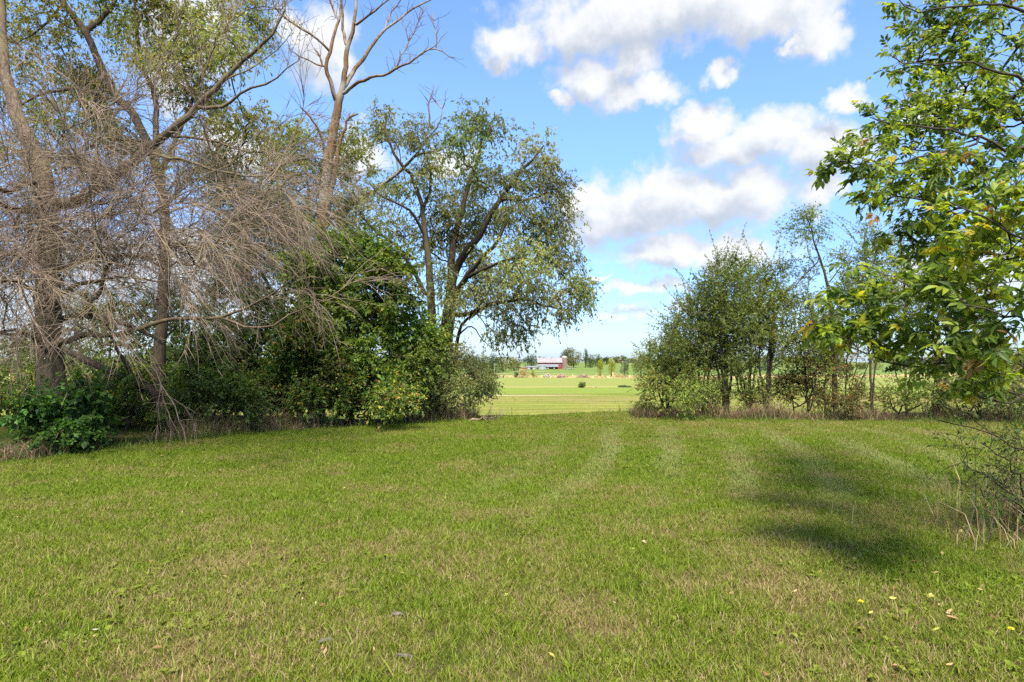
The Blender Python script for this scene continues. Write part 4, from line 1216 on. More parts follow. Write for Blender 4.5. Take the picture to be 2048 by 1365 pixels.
ELM = ([(0.075, 0.102, 0.022), (0.112, 0.145, 0.030), (0.150, 0.180, 0.042), (0.20, 0.17, 0.045), (0.18, 0.10, 0.04)], [3, 4, 3, .8, .3])
ELMD = ([(0.062, 0.085, 0.021), (0.092, 0.120, 0.028), (0.130, 0.155, 0.038), (0.16, 0.10, 0.04)], [3, 4, 2, .4])
ELMR = ([(0.06, 0.07, 0.02), (0.09, 0.095, 0.028), (0.17, 0.075, 0.035), (0.20, 0.12, 0.045)], [3, 3, 1.4, 1])
sapling('low bushy sapling with arching shoots at the left end of the row', 81, 16.6, 1335, (1335, 680), 50, 815, 90, ELM, stems=5, prof=.95, vert=1.0, size=.052)
sapling('wide bushy sapling with long feathery shoots, second in the row from the gap', 82, 16.8, 1400, (1395, 585), 70, 790, 130, ELMD, stems=4, prof=.9, vert=1.15, size=.052)
sapling('tall bushy sapling with feathery top shoots, thickest dark trunk of the row', 83, 16.6, 1453, (1450, 530), 85, 775, 170, ELMD, r0=.075, stems=4, prof=.9, vert=1.15, size=.053)
sapling('dense sapling with several pointed leaders in the middle of the row', 84, 17.2, 1500, (1500, 535), 70, 770, 150, ELM, stems=4, prof=.95, vert=1.25, size=.052)
sapling('upright sapling on a dark forked trunk right of the densest crown', 85, 16.7, 1533, (1552, 540), 58, 750, 120, ELM, r0=.065, stems=4, prof=.9, vert=.9)
sapling('thin-crowned sapling on a slender stem showing much sky', 86, 16.5, 1617, (1600, 610), 55, 790, 70, ELM, r0=.035, stems=3, vert=.8)
sapling('slender reddish-leaved sapling beside the curved tall one', 87, 16.4, 1648, (1655, 640), 45, 800, 70, ELMR, r0=.03, stems=3)
sapling('sparse slim sapling behind the tall curved one', 88, 17.4, 1690, (1700, 560), 60, 760, 70, ELM, r0=.03, stems=3, vert=1.25, dens=.8)
sapling('slender upright sapling with a bare straight pale stem', 89, 15.9, 1745, (1728, 462), 42, 640, 70, ELM, r0=.04, stems=2, vert=1.1, dens=.7)
sapling('thin sapling partly hidden behind the large leaves on the right', 90, 16.4, 1812, (1806, 470), 60, 700, 90, ELM, r0=.04, stems=3, vert=1.0)
sapling('dark thick-stemmed sapling behind the low leafy branches on the right', 91, 16.0, 1872, (1880, 540), 70, 700, 100, ELMD, r0=.09, stems=3)
sapling('low twiggy sapling among the dry grass near the right edge', 92, 15.2, 1960, (1950, 700), 80, 810, 70, ELMR, r0=.03, stems=5, vert=.6)

leafy('sapling', 'tallest sapling of the row with a curved bare trunk and leafy rounded top', 'tree', 93, 16.2, 1671,
      [([(1670, 780), (1668, 690), (1664, 620), (1652, 560), (1636, 505), (1624, 470), (1612, 430)], .075, .012), ([(1655, 570), (1690, 520), (1705, 490)], .02, .006),
       ([(1640, 520), (1600, 560), (1585, 590)], .02, .006), ([(1622, 465), (1585, 458), (1560, 458)], .012, .005)],
      [(1608, 440, 26, 24), (1640, 465, 26, 18), (1612, 480, 28, 20), (1565, 460, 14, 8), (1690, 510, 30, 20), (1600, 540, 34, 24), (1590, 600, 36, 30), (1660, 600, 34, 30), (1700, 570, 36, 30), (1640, 640, 36, 26), (1625, 425, 14, 12)],
      90, 6, .24, .6, 9, .05, ELM, M_SAP, r0=.075, group='young trees in the row on the right', dr=1.6, sig=.16)

UNDER = [('small leafy bush with reddish leaves at the foot of the tallest sapling', 992, 16.0, 1690, [(1690, 800, 30, 20), (1715, 790, 26, 22), (1660, 805, 26, 18)], ELMR),
         ('low green bush between the pale straight stem and the right edge', 993, 15.6, 1790, [(1780, 800, 36, 20), (1820, 785, 36, 30), (1850, 805, 36, 20)], ELM),
         ('low dark bush under the large leaves near the right edge', 994, 15.0, 1930, [(1910, 800, 40, 26), (1960, 790, 44, 34), (2010, 800, 44, 30), (2060, 780, 50, 40)], ELMD),
         ('dark leafy undergrowth bush at the left end of the sapling row', 95, 16.4, 1320, [(1315, 780, 30, 34), (1345, 760, 34, 40), (1300, 805, 22, 18), (1370, 790, 34, 30), (1340, 710, 30, 30)], ELM),
         ('dark leafy undergrowth bush among the saplings left of the thickest trunk', 96, 16.9, 1410, [(1400, 760, 34, 44), (1430, 780, 30, 34), (1420, 715, 36, 30), (1390, 800, 30, 20)], ELMD),
         ('low leafy undergrowth bush right of the thickest sapling trunk', 97, 17.2, 1495, [(1490, 770, 32, 34), (1515, 790, 26, 24), (1475, 735, 30, 30), (1560, 780, 26, 28)], ELMD),
         ('sparse low bush between the thin sapling stems', 98, 16.8, 1590, [(1580, 780, 30, 24), (1600, 750, 30, 26), (1625, 790, 26, 20)], ELMR)]
for lab, seed, Y, bx, cl, pal in UNDER:
    sh(lab, seed, Y, bx, cl, 46, pal, .05, 6, 8, .3, stems=5, r0=.03, group='bushes under the sapling row')
# ------------------------------------------------------------------ large-leaved tree at the right edge
def leaf_variant(rng, n_pair, L, base):
    """a pinnate leaf: rachis along +x, leaflets in the xy plane"""
    mb = MB()
    rl = L * (0.55 + .12 * n_pair)
    K = 3
    tt = np.linspace(0, 1, K); rp = np.stack([tt * rl, np.zeros(K), -.12 * rl * tt**2], 1)
    tubes(mb, rp[None], np.linspace(.0016, .0008, K)[None], 3, C=np.array([.10, .11, .03]))
    spots = [(1.0, 0.0)]
    for k in range(n_pair):
        f = 1 - (k + .55) / (n_pair + .35)
        spots += [(f, 1), (f, -1)]
    for f, sd in spots:
        a = sd * rng.uniform(.75, 1.1) + rng.normal(0, .08)
        d = np.array([math.cos(a), math.sin(a), rng.uniform(-.38, -.02)]); d /= np.linalg.norm(d)
        up = norm(np.array([rng.normal(0, .22), rng.normal(0, .22), 1.0])); up = norm(up - (up * d).sum() * d); s = np.cross(up, d)
        l = L * rng.uniform(.8, 1.12) * (1.12 if sd == 0 else 1); w = l * rng.uniform(.20, .25)
        o = np.array([f * rl, 0, -.12 * rl * f * f]) + d * l * .06
        bend = rng.uniform(.02, .42); V = []; fold = rng.uniform(.1, .75)
        for t, ww in ((0, .0), (.2, .72), (.45, 1.0), (.72, .62), (1.0, .0)):
            c = o + d * l * t - up * l * (bend * t * t)
            if ww == 0: V.append(c)
            else: V += [c - s * w * ww + up * w * ww * fold, c, c + s * w * ww + up * w * ww * fold]
        T = [(0, 2, 1), (0, 3, 2), (7, 8, 10), (8, 9, 10)]; Q = [(1, 2, 5, 4), (2, 3, 6, 5), (4, 5, 8, 7), (5, 6, 9, 8)]
        col = np.array(base) * math.exp(rng.normal(0, .14)) * (1 + rng.normal(0, .05, 3))
        cc = np.tile(col, (len(V), 1)); cc[[0, 2, 5, 8]] *= np.array([1.15, 1.1, 1.0])
        mb.add(V, T=T, Q=Q, C=np.clip(cc, .004, .8))
    return mb

def right_tree():
    rng = np.random.default_rng(101)
    b = np.array([5.6, 5.3, 0.0]); b[2] = float(H(b[0], b[1])) - .03
    sk = Skel(rng, b, .13)
    q = lambda *pts: [P(*p) for p in pts]
    sk.path([b, b + [-.05, 0, 1.2], b + [-.15, -.05, 2.6], b + [-.3, -.05, 4.2], b + [-.5, 0, 6.0]], .13, .03, 0)
    sk.path([b + [-.03, 0, .5], b + [-.5, -.9, 1.2], b + [-1.1, -1.7, 1.7], b + [-1.7, -2.1, 2.2], b + [-2.2, -2.2, 3.0]], .07, .02)
    for pts, r in (
        (((2230, 700, 5.0), (2048, 715, 4.7), (1958, 714, 4.5), (1858, 735, 4.4), (1785, 728, 4.3), (1690, 690, 4.2)), .020),
        (((2200, 580, 5.1), (2060, 590, 4.8), (1900, 600, 4.6), (1800, 585, 4.5), (1715, 570, 4.5)), .022),
        (((2180, 470, 5.1), (2040, 440, 4.9), (1900, 410, 4.8), (1800, 395, 4.8), (1725, 400, 4.8)), .022),
        (((2180, 380, 5.2), (2048, 300, 5.0), (2006, 293, 5.0), (1955, 275, 5.0), (1896, 262, 5.0), (1800, 250, 5.1), (1740, 235, 5.1)), .024),
        (((1960, 290, 5.0), (1850, 310, 4.9), (1760, 330, 4.9), (1680, 322, 4.9)), .010),
        (((2180, 240, 5.3), (2060, 170, 5.2), (1950, 130, 5.2), (1850, 130, 5.3), (1780, 110, 5.4)), .022),
        (((2150, 100, 5.3), (2040, 20, 5.2), (1930, 10, 5.2), (1830, 20, 5.3), (1790, -10, 5.3)), .022),
        (((2200, 690, 3.7), (2080, 650, 3.5), (2000, 620, 3.4), (1930, 610, 3.4)), .012),
        (((2190, 560, 3.6), (2080, 490, 3.5), (2006, 465, 3.5), (1966, 436, 3.5), (1900, 405, 3.5)), .012),
        (((2150, 930, 5.2), (2048, 896, 5.0), (2017, 884, 5.0), (1949, 862, 5.0), (1876, 841, 5.0)), .012),
        (((2100, 760, 4.4), (2040, 790, 4.4), (1980, 800, 4.4), (1900, 770, 4.5)), .010)):
        sk.path(q(*pts), r, .004, None, .012, .12)
    cl = [(1835, 35, 48, 44, 6.5), (1930, 25, 70, 50, 6.33), (2035, 40, 70, 60, 6.08), (1825, 112, 52, 32, 6.26), (1930, 120, 70, 44, 5.94), (2035, 150, 60, 56, 5.55), (1880, 70, 60, 40, 6.29), (1850, 195, 52, 34, 5.82), (1795, 238, 58, 22, 5.69), (1900, 235, 62, 40, 5.5), (2005, 240, 64, 50, 5.28), (1790, 275, 50, 20, 5.47), (1740, 328, 50, 18, 5.0), (1805, 335, 52, 42, 5.0), (1880, 325, 62, 42, 4.8), (1985, 340, 70, 52, 4.6), (1700, 325, 26, 8, 5.0), (1765, 385, 46, 24, 4.9), (1850, 405, 62, 34, 4.8), (1955, 435, 74, 40, 3.6), (2040, 430, 50, 56, 3.6), (1880, 470, 54, 36, 4.8), (1985, 500, 60, 30, 3.6), (2045, 530, 40, 50, 4.2), (1950, 480, 70, 40, 4.8), (1765, 560, 50, 34, 4.5), (1835, 555, 60, 42, 4.4), (1930, 560, 66, 42, 4.0), (2030, 590, 60, 50, 3.5), (1725, 615, 44, 28, 4.4), (1800, 635, 60, 42, 4.3), (1900, 645, 66, 42, 4.0), (2000, 655, 70, 50, 3.5), (1960, 610, 60, 50, 4.6), (1690, 675, 32, 16, 4.3), (1780, 690, 50, 26, 4.3), (1880, 705, 60, 32, 4.1), (1975, 720, 56, 36, 3.8), (2040, 720, 40, 36, 4.0), (1900, 520, 60, 40, 4.9), (1835, 700, 40, 30, 4.6), (1990, 770, 50, 22, 4.4), (2140, 60, 80, 80, 5.2), (2150, 240, 80, 80, 5.1), (2150, 420, 80, 80, 4.8), (2150, 600, 80, 80, 4.7), (2000, -80, 120, 60, 6.64), (1850, 350, 60, 50, 5.4), (1930, 400, 70, 60, 5.4), (2020, 480, 60, 60, 5.2), (1870, 270, 60, 50, 5.79), (1960, 180, 70, 60, 6.16), (2030, 330, 60, 70, 5.3), (1830, 470, 50, 40, 5.0), (2250, 150, 100, 100, 5.6), (2280, 400, 100, 100, 5.6), (2270, 650, 100, 80, 5.6), (2200, 250, 90, 90, 4.2), (2250, 420, 90, 90, 4.2), (2200, 560, 80, 80, 4.0), (2300, 600, 90, 80, 4.4), (2300, 80, 120, 120, 5.2), (2400, 300, 140, 140, 5.4), (2420, 560, 140, 120, 5.4), (2550, 200, 140, 160, 5.2), (2600, 480, 140, 160, 5.2), (2700, 320, 140, 160, 5.0)]
    yellow = {19, 20, 22}
    half = {25, 29, 34, 13, 30}
    tg, ids = [], []
    for k, (px, py, rx, ry, y) in enumerate(cl):
        ex, ez = rx / F * y, ry / F * y
        n = int(8 + 118 * (ex * ez)) if py > 300 else int(11 + 132 * ex * ez)
        if px > 2120: n = n // 3
        u = norm(rng.normal(0, 1, (n, 3))) * rng.random((n, 1)) ** .4
        tg.append(P(px, py, y) + u * np.array([ex, .8 * (ex + ez) * .5, ez])); ids += [k] * n
    tg = np.concatenate(tg); ids = np.array(ids)
    tips = sk.reach(tg, .05, .12, .012, .5)
    G = [(0.046, 0.080, 0.013), (0.070, 0.114, 0.015), (0.105, 0.152, 0.017), (0.150, 0.190, 0.019)]
    Yl = [(0.27, 0.235, 0.018), (0.22, 0.22, 0.018), (0.27, 0.185, 0.02)]
    B = [(0.20, 0.12, 0.045)]
    var = []
    for base in G + G + G + Yl + B:
        m = leaf_variant(rng, int(rng.integers(1, 4)), 0.078, base); var.append((np.concatenate(m.V), np.concatenate(m.T), np.concatenate(m.Q), np.concatenate(m.C)))
    ng = 12
    A, D = np.asarray(sk.pos), np.asarray(sk.dir)
    wood = MB(); sk.build(wood, tip_r=.0028)
    rec = []
    for t, k in zip(tips, ids):
        n = 5 if CX + F * A[t][0] / A[t][1] < 2120 else 3
        sh_d = norm(D[t] + rng.normal(0, .35, 3)); pts = twigs(rng, A[t][None], sh_d[None], np.array([.2]), 4, .3, .08)
        tubes(wood, pts, np.linspace(.0025, .0015, 4)[None], 3)
        for f in np.linspace(.05, 1, n):
            pp, tn = along(pts, np.array([[f]])); pp = pp[0, 0]; tn = tn[0, 0]
            d = tn * .55 + rng.normal(0, .6, 3) + np.array([-.15, 0, -.12]); d = norm(d)
            up = np.array([rng.normal(0, .5), rng.normal(0, .5) - .15, 1.0]); up = norm(up - (up * d).sum() * d); s = np.cross(up, d)
            R = np.stack([d, s, up], 1)
            pr = .22 if k in yellow else (.06 if k in half else .015)
            v = int(rng.integers(ng, ng + 3)) if rng.random() < pr else (ng + 3 if rng.random() < .015 else int(rng.integers(0, ng)))
            if k in yellow and v < ng: v = [2, 3, 6, 7, 10, 11][int(rng.integers(6))]
            rec.append((pp, R * rng.uniform(.5, 1.0), v))
    pos = np.array([r[0] for r in rec])
    sx_ = CX + F * pos[:, 0] / pos[:, 1]; sy_ = HY - F * (pos[:, 2] - EYE) / pos[:, 1]
    seen = (sx_ > 1600) & (sx_ < 2040) & (sy_ > 5) & (sy_ < 1000)
    rank = np.where(seen, pos[:, 1], 99.0)
    big = set(np.argsort(rank)[:300].tolist())
    t = root('broadleaf_tree', b, 'large-leaved green tree with some yellow leaves reaching in from the right edge', 'tree')
    place(t, 'trunk', wood, M_SAP, b, True)
    meshes = [mesh_np('leaf', v[0], [v[1], v[2]], v[3]) for v in var]
    crown = MB()
    from mathutils import Matrix
    for i, (pp, R, v) in enumerate(rec):
        if i in big:
            o = obj('leaf', meshes[v], M_LEAF_GLOSS, t)
            M = Matrix(R.tolist()).to_4x4(); M.translation = Vector((pp - b).tolist())
            o.matrix_local = M
        else:
            V, T, Q, C = var[v]
            crown.add(V @ R.T + pp, T, Q, C)
    place(t, 'crown', crown, M_LEAF_GLOSS, b, kind='stuff')
right_tree()

def right_bush():
    rng = np.random.default_rng(111); Y = 5.6
    b = grounded(2062, Y)
    sk = Skel(rng, b, .02)
    for pts in (((2050, 980, 0), (2020, 930, -.1), (1985, 900, -.1), (1960, 885, -.1)), ((2040, 1000, .1), (1990, 965, 0), (1950, 940, -.1), (1925, 925, -.1)),
                ((2060, 950, .2), (2040, 880, .2), (2010, 840, .3)), ((2080, 960, -.1), (2090, 880, 0), (2070, 820, .2)), ((2040, 1010, -.2), (1995, 1000, -.3), (1960, 975, -.4))):
        sk.path([b] + [P(x, y, Y + d) for x, y, d in pts], .012, .004, 0, .015, .1)
    A = np.asarray(sk.pos); j = rng.integers(8, len(A), 110)
    tg = A[j] + rng.normal(0, .11, (110, 3)) + [-.03, 0, .08]
    tips = sk.reach(tg, .05, .1, .012, .3)
    wood, crown = MB(), MB()
    spray(rng, wood, crown, sk, tips, 3, .16, .3, 3, .036, *DEEP, tube_share=1.0, aspect=.55)
    sk.build(wood, tip_r=.0025)
    t = root('twiggy_bush', b, 'small twiggy bush with few dark leaves at the lower right edge of the lawn', 'shrub')
    place(t, 'stems', wood, M_SAP, b, True); place(t, 'foliage', crown, M_LEAF, b)
    n = 1500
    a = rng.uniform(0, 6.28, n); r = np.abs(rng.normal(0, .5, n))
    xy = np.stack([b[0] + .1 + r * np.cos(a), b[1] - .1 + r * np.sin(a) * 1.2], 1)
    tall_grass('dry_grass_clump', 'clump of long dry and green grass under the twiggy bush on the right', rng, xy, .34, .006,
               [(0.24, 0.155, 0.095), (0.33, 0.24, 0.15), (0.08, 0.12, 0.025), (0.11, 0.16, 0.03)], [2, 1.5, 3, 2], .35, .7)
right_bush()

# ------------------------------------------------------------------ small things on the lawn
M_YEL = plain_mat('dandelion_yellow', (0.78, 0.52, 0.01), (0.80, 0.58, 0.02), 40)
M_STEM = plain_mat('flower_stem', (0.09, 0.14, 0.03))
M_STONE = plain_mat('feather_grey', (0.15, 0.13, 0.11), (0.07, 0.06, 0.05), 60)
def ground_pt(px, py):
    y = EYE * F / (py - HY); x = (px - CX) / F * y
    return np.array([x, y, float(H(x, y))])

def lawn_bits():
    rng = np.random.default_rng(121)
    mb = MB()      # crumbs of old leaves sunk in the turf, thicker under the trees
    n = 700
    y = 2.6 + 10 * rng.random(n) ** 1.5; x = rng.uniform(-.85, .85, n) * y
    keep = on_lawn(x, y) & (rng.random(n) < .25 + .6 * sstep(x / y, .25, .75) + .3 * sstep(-x / y, .5, .8))
    for a, b_ in zip(x[keep], y[keep]):
        L = rng.uniform(.010, .026); th = rng.uniform(0, 6.28); d = np.array([math.cos(th), math.sin(th), rng.normal(0, .3)]) * L; e = np.array([-math.sin(th), math.cos(th), rng.normal(0, .5)]) * L * .42
        c = np.array([a, b_, float(H(a, b_)) + rng.uniform(.012, .036)])
        mb.add([c - d, c + e, c + d, c - e + [0, 0, L * .3]], T=[(0, 1, 2), (0, 2, 3)], C=palette(rng, 1, [(0.30, 0.20, 0.10), (0.20, 0.11, 0.05), (0.36, 0.30, 0.09), (0.38, 0.30, 0.2)], [3, 3, 1.2, 1])[0])
    obj('leaf_litter', mb.mesh('leaf_litter'), M_DRY, label='small bits of dry leaf scattered through the lawn grass', cat='litter', kind='stuff')
    for px, py, lab, grp in ((1720, 1208, 'bright yellow dandelion flower standing in the grass near the lower right', None),
                        (2020, 1264, 'yellow dandelion flower at the right edge above the fallen leaves', None)):
        b = ground_pt(px, py + 22)
        t = root('dandelion', b, lab, 'flower', grp)
        mb = MB(); K = 5
        tubes(mb, np.array([[[0, 0, 0], [.003, 0, .025], [.005, 0, .05], [.006, 0, .066], [.006, 0, .074]]]), np.full((1, K), .0016), 5)
        obj('stem', mb.mesh('stem'), M_STEM, t)
        mb = MB()
        for ring, (n, l, e) in enumerate(((14, .019, .15), (12, .015, .55), (9, .010, 1.0))):
            for i in range(n):
                a = 2 * math.pi * (i + .5 * ring) / n + rng.normal(0, .08)
                d = np.array([math.cos(a) * math.cos(e), math.sin(a) * math.cos(e), math.sin(e)]); s = np.array([-math.sin(a), math.cos(a), 0]) * .0028
                o = np.array([.006, 0, .074])
                mb.add([o, o + d * l * .6 - s, o + d * l, o + d * l * .6 + s], T=[(0, 1, 2), (0, 2, 3)])
        obj('flower_head', mb.mesh('flower_head'), M_YEL, t)
    tan, brown, yel = (0.34, 0.23, 0.11), (0.18, 0.095, 0.045), (0.36, 0.33, 0.09)
    spots = [(1900, 1232, tan, 'long curled tan fallen leaf below the two dandelions'), (1904, 1244, (0.36, 0.20, 0.10), 'orange tan fallen leaf tight below the long curled one'),
             (1874, 1268, yel, 'pale yellow fallen leaf lying in the grass left of the second dandelion'), (1872, 1152, tan, 'small tan fallen leaf on the shaded lawn below the twiggy bush'),
             (1806, 1153, brown, 'small brown fallen leaf on the lawn above the dandelions'), (1918, 1152, brown, 'dark brown curled fallen leaf at the shadow edge on the right'),
             (1590, 1192, tan, 'little tan fallen leaf on open lawn left of the dandelion'), (1900, 1340, tan, 'pale fallen leaf near the bottom edge at the right'),
             (1742, 1234, yel, 'small pale yellow fallen leaf just below the dandelion'), (1785, 1205, yel, 'pale green yellow fallen leaf right of the dandelion'),
             (1960, 1186, tan, 'tan fallen leaf below the shadow near the right edge'), (1530, 1358, brown, 'reddish brown fallen leaf at the bottom edge'),
             (192, 1267, (0.42, 0.38, 0.31), 'whitish fallen leaf on the sunlit lawn at lower left'), (1428, 1017, (0.05, 0.04, 0.03), 'dark shrivelled fallen leaf in the middle of the lawn'),
             (1495, 860, (0.05, 0.04, 0.03), 'tiny dark shrivelled leaf far back on the lawn')]
    for px, py, c, lab in spots:
        b = ground_pt(px, py + 4) + np.array([0, 0, .030])
        L = rng.uniform(.032, .05) * (1.4 if 'long' in lab else 1) * (1.6 if 'far back' in lab else 1); w = L * .24; curl = rng.uniform(.15, .5)
        V = []; 
        for tt, ww in ((0, .08), (.2, .75), (.5, 1), (.8, .6), (1, .05)):
            cz = curl * L * (tt - .5) ** 2 * 2
            V += [(L * (tt - .5), -w * ww, cz + w * ww * .55), (L * (tt - .5), 0, cz), (L * (tt - .5), w * ww, cz + w * ww * .55)]
        Q = [(3 * i + k, 3 * i + k + 1, 3 * i + k + 4, 3 * i + k + 3) for i in range(4) for k in (0, 1)]
        me = mesh_np('fallen_leaf', np.array(V), [np.array(Q)], np.tile(np.array(c), (15, 1)))
        o = obj('fallen_leaf', me, M_DRY, label=lab, cat='leaf', group='fallen leaves on the lawn', loc=b)
        o.rotation_euler = (rng.normal(0, .25), rng.normal(0, .2), rng.uniform(-.6, .6))
    for px, py, lab in ((795, 1238, 'grey weathered wood scrap lying in the grass at lower centre'), (650, 1290, 'small dark grey bark piece standing in the grass left of the wood scrap'), (810, 1320, 'pale grey bark piece in the grass below the wood scrap')):
        b = ground_pt(px, py) + np.array([0, 0, .012]); mb = MB(); K = 6
        tt = np.linspace(-1, 1, K); pts = np.stack([tt * .05, rng.normal(0, .004, K), .012 * (1 - tt**2) + rng.normal(0, .003, K)], 1)
        tubes(mb, pts[None], (.010 * np.sqrt(1.05 - tt**2) + .002)[None], 6)
        o = obj('bark_piece', mb.mesh('bark_piece'), M_STONE, label=lab, cat='bark', loc=b); o.rotation_euler = (0, rng.normal(0, .3), rng.uniform(-.5, .5))
lawn_bits()
# ------------------------------------------------------------------ the far valley and the farm
def far_crown(mb, rng, lumps, n, size, cols, w):
    """leafy shell of several lumps (centre, radii)"""
    vol = np.array([r[0] * r[2] for _, r in lumps]); vol = vol / vol.sum()
    for (c, r), v in zip(lumps, vol):
        m = max(30, int(n * v))
        u = norm(rng.normal(0, 1, (m, 3))) * (.62 + .42 * rng.random((m, 1)))
        p = np.asarray(c) + u * np.asarray(r)
        d = norm(rng.normal(0, 1, (m, 3))); nn = norm(u + rng.normal(0, .6, (m, 3)) + [0, 0, .3]); d = norm(d - (d * nn).sum(1, keepdims=True) * nn); s = np.cross(d, nn)
        L = (size * np.exp(rng.normal(0, .3, m)))[:, None]
        V = np.stack([p - d * L * .5, p + s * L * .4, p + d * L * .5, p - s * L * .4], 1).reshape(-1, 3)
        col = palette(rng, m, cols, w, .2) * math.exp(rng.normal(0, .12))
        mb.add(V, Q=np.arange(m * 4).reshape(m, 4), C=np.repeat(col, 4, 0))

FT_OLIVE = ([(0.075, 0.085, 0.028), (0.115, 0.110, 0.035), (0.16, 0.125, 0.045), (0.05, 0.065, 0.024)], [3, 3, 2, 2])
FT_DARK = ([(0.040, 0.058, 0.026), (0.058, 0.078, 0.032), (0.08, 0.09, 0.035)], [3, 3, 1])
FT_YEL = ([(0.215, 0.225, 0.024), (0.255, 0.25, 0.026), (0.165, 0.19, 0.026), (0.10, 0.125, 0.024)], [3, 3, 2, 1])
FT_GRN = ([(0.085, 0.11, 0.03), (0.12, 0.14, 0.04), (0.15, 0.155, 0.045), (0.05, 0.07, 0.02)], [3, 3, 2, 1.5])
FT_TAN = ([(0.26, 0.19, 0.11), (0.33, 0.25, 0.15), (0.20, 0.15, 0.08), (0.17, 0.16, 0.06)], [3, 3, 2, 1])

def far_tree(label, seed, px, Y, top, w_px, pal, n=2200, size=.6, name='tree', cat='tree', lumps=7, skirt=.25, cone=False, group=None, base_dz=0.0):
    rng = np.random.default_rng(seed)
    b = grounded(px, Y); h = EYE + (HY - top) / F * Y - b[2]; wd = w_px / F * Y * .5
    L = []
    if cone:
        for k in range(lumps):
            t = (k + .5) / lumps; rr = wd * (1.05 - t) ** .7 + .15
            L.append((b + [rng.normal(0, .1 * wd), rng.normal(0, .1 * wd), h * (skirt + (1 - skirt) * t)], (rr, rr, h / lumps)))
    else:
        L.append((b + [0, 0, h * (skirt + (1 - skirt) * .45)], (wd * .72, wd * .72, h * (1 - skirt) * .5)))
        for k in range(lumps):
            a = rng.uniform(0, 6.28); t = rng.random()
            L.append((b + [math.cos(a) * wd * .5 * rng.uniform(.6, 1.1), math.sin(a) * wd * .5, h * (skirt + (1 - skirt) * (.2 + .62 * t))], (wd * rng.uniform(.3, .5), wd * .45, h * (1 - skirt) * rng.uniform(.16, .28))))
        L.append((b + [rng.normal(0, wd * .2), 0, h * .86], (wd * .42, wd * .42, h * .15)))
    crown, wood = MB(), MB()
    far_crown(crown, rng, L, int(n * .62), size * 1.2, *pal)
    sk = Skel(rng, b, .03 * h)
    sk.path([b, b + [0, 0, h * .4], b + [rng.normal(0, .3), 0, h * .8]], .03 * h, .008 * h, 0, .02, h / 8)
    for k in range(4):
        sk.path([b + [0, 0, h * rng.uniform(.25, .5)], L[min(k + 1, len(L) - 1)][0]], .014 * h, .005 * h, None, .02, h / 8)
    sk.build(wood)
    t = root(name, b, label, cat, group)
    place(t, 'trunk' if cat == 'tree' else 'stems', wood, M_BARK_DARK, b, True)
    place(t, 'crown' if cat == 'tree' else 'foliage', crown, M_LEAF, b)

far_tree('big rounded olive tree behind the silo of the red barn', 201, 1147, 700, 694, 44, FT_OLIVE, 3600, .8, lumps=10, skirt=.08)
far_tree('dark tree rising between the silo and the big rounded tree', 202, 1128, 705, 699, 22, FT_DARK, 1400, .7, skirt=.1)
far_tree('small dark tree peeking out right of the big rounded tree', 203, 1171, 715, 697, 14, FT_DARK, 1000, .7, skirt=.2)
far_tree('dark tree right of the barn, first of the pair on the hill', 204, 1180, 705, 709, 30, FT_DARK, 1700, .7, skirt=.0, lumps=9)
far_tree('dark tree right of the barn, second of the pair on the hill', 205, 1195, 725, 707, 28, FT_DARK, 1700, .7, skirt=.0, lumps=9)
far_tree('small grey green tree on the hill crest left of the yellow trees', 206, 1212, 840, 714, 26, FT_DARK, 1200, .8, skirt=.0)
far_tree('dark evergreen tree with a pointed top at the left end of the red barn', 207, 1067, 690, 708, 22, FT_DARK, 1800, .6, skirt=.0, lumps=9)
far_tree('lower dark evergreen tree left of the pointed one by the barn', 208, 1055, 700, 714, 26, FT_DARK, 1600, .6, skirt=.0)
far_tree('yellow autumn tree on the valley floor, left of the pair', 209, 1200, 470, 719, 19, FT_YEL, 1800, .42, skirt=.05)
far_tree('yellow autumn tree on the valley floor, right of the pair', 210, 1223, 466, 717, 21, FT_YEL, 2000, .42, skirt=.05)
far_tree('dark bushy evergreen on the valley floor beside the yellow pair', 211, 1249, 450, 722, 26, FT_DARK, 1800, .4, skirt=.0)
far_tree('large yellow green tree behind the left end of the sapling row', 212, 1282, 435, 703, 52, FT_GRN, 3600, .5, lumps=10, skirt=.05)
far_tree('wide pale tree behind the sapling row, right of the large yellow green one', 213, 1330, 440, 712, 40, FT_GRN, 2200, .5, skirt=.05)
for i, (x, top, w, p) in enumerate(((966, 709, 36, FT_GRN), (985, 706, 38, FT_DARK), (1006, 711, 36, FT_OLIVE), (944, 712, 36, FT_DARK), (1028, 719, 36, FT_OLIVE))):
    far_tree(('yellow green tree at the edge of the far wood beside the spreading tree', 'tall dark tree in the far wood behind the utility pole', 'olive tree at the right end of the tall far wood',
              'dark tree of the far wood half hidden by the spreading tree', 'low olive tree between the far wood and the farm')[i], 220 + i, x, 540 + 12 * i, top, w, p, 2400, .6, skirt=.0, lumps=11, group='trees of the far wood left of the farm')
far_tree('big dry tan bush with a yellow green side on the valley floor below the barn', 231, 1050, 432, 738, 34, FT_TAN, 2400, .32, name='bush', cat='shrub', skirt=.0, lumps=9)
far_tree('yellow green bush at the right side of the dry tan bush', 232, 1067, 434, 740, 11, FT_YEL, 900, .32, name='bush', cat='shrub', skirt=.0)
far_tree('dark green bush at the left side of the dry tan bush', 233, 1032, 431, 744, 13, FT_DARK, 900, .32, name='bush', cat='shrub', skirt=.0)
far_tree('round dark green bush standing alone in the middle of the meadow', 234, 1164, 222, 764, 21, FT_GRN, 1500, .24, name='bush', cat='shrub', skirt=.0)
far_tree('low brown weedy bush right of the lone meadow bush', 235, 1187, 222, 775, 24, FT_TAN, 900, .22, name='bush', cat='shrub', skirt=.0)
far_tree('flat dark bush in the meadow near the sapling row', 236, 1250, 226, 771, 40, FT_DARK, 1500, .22, name='bush', cat='shrub', skirt=.0)
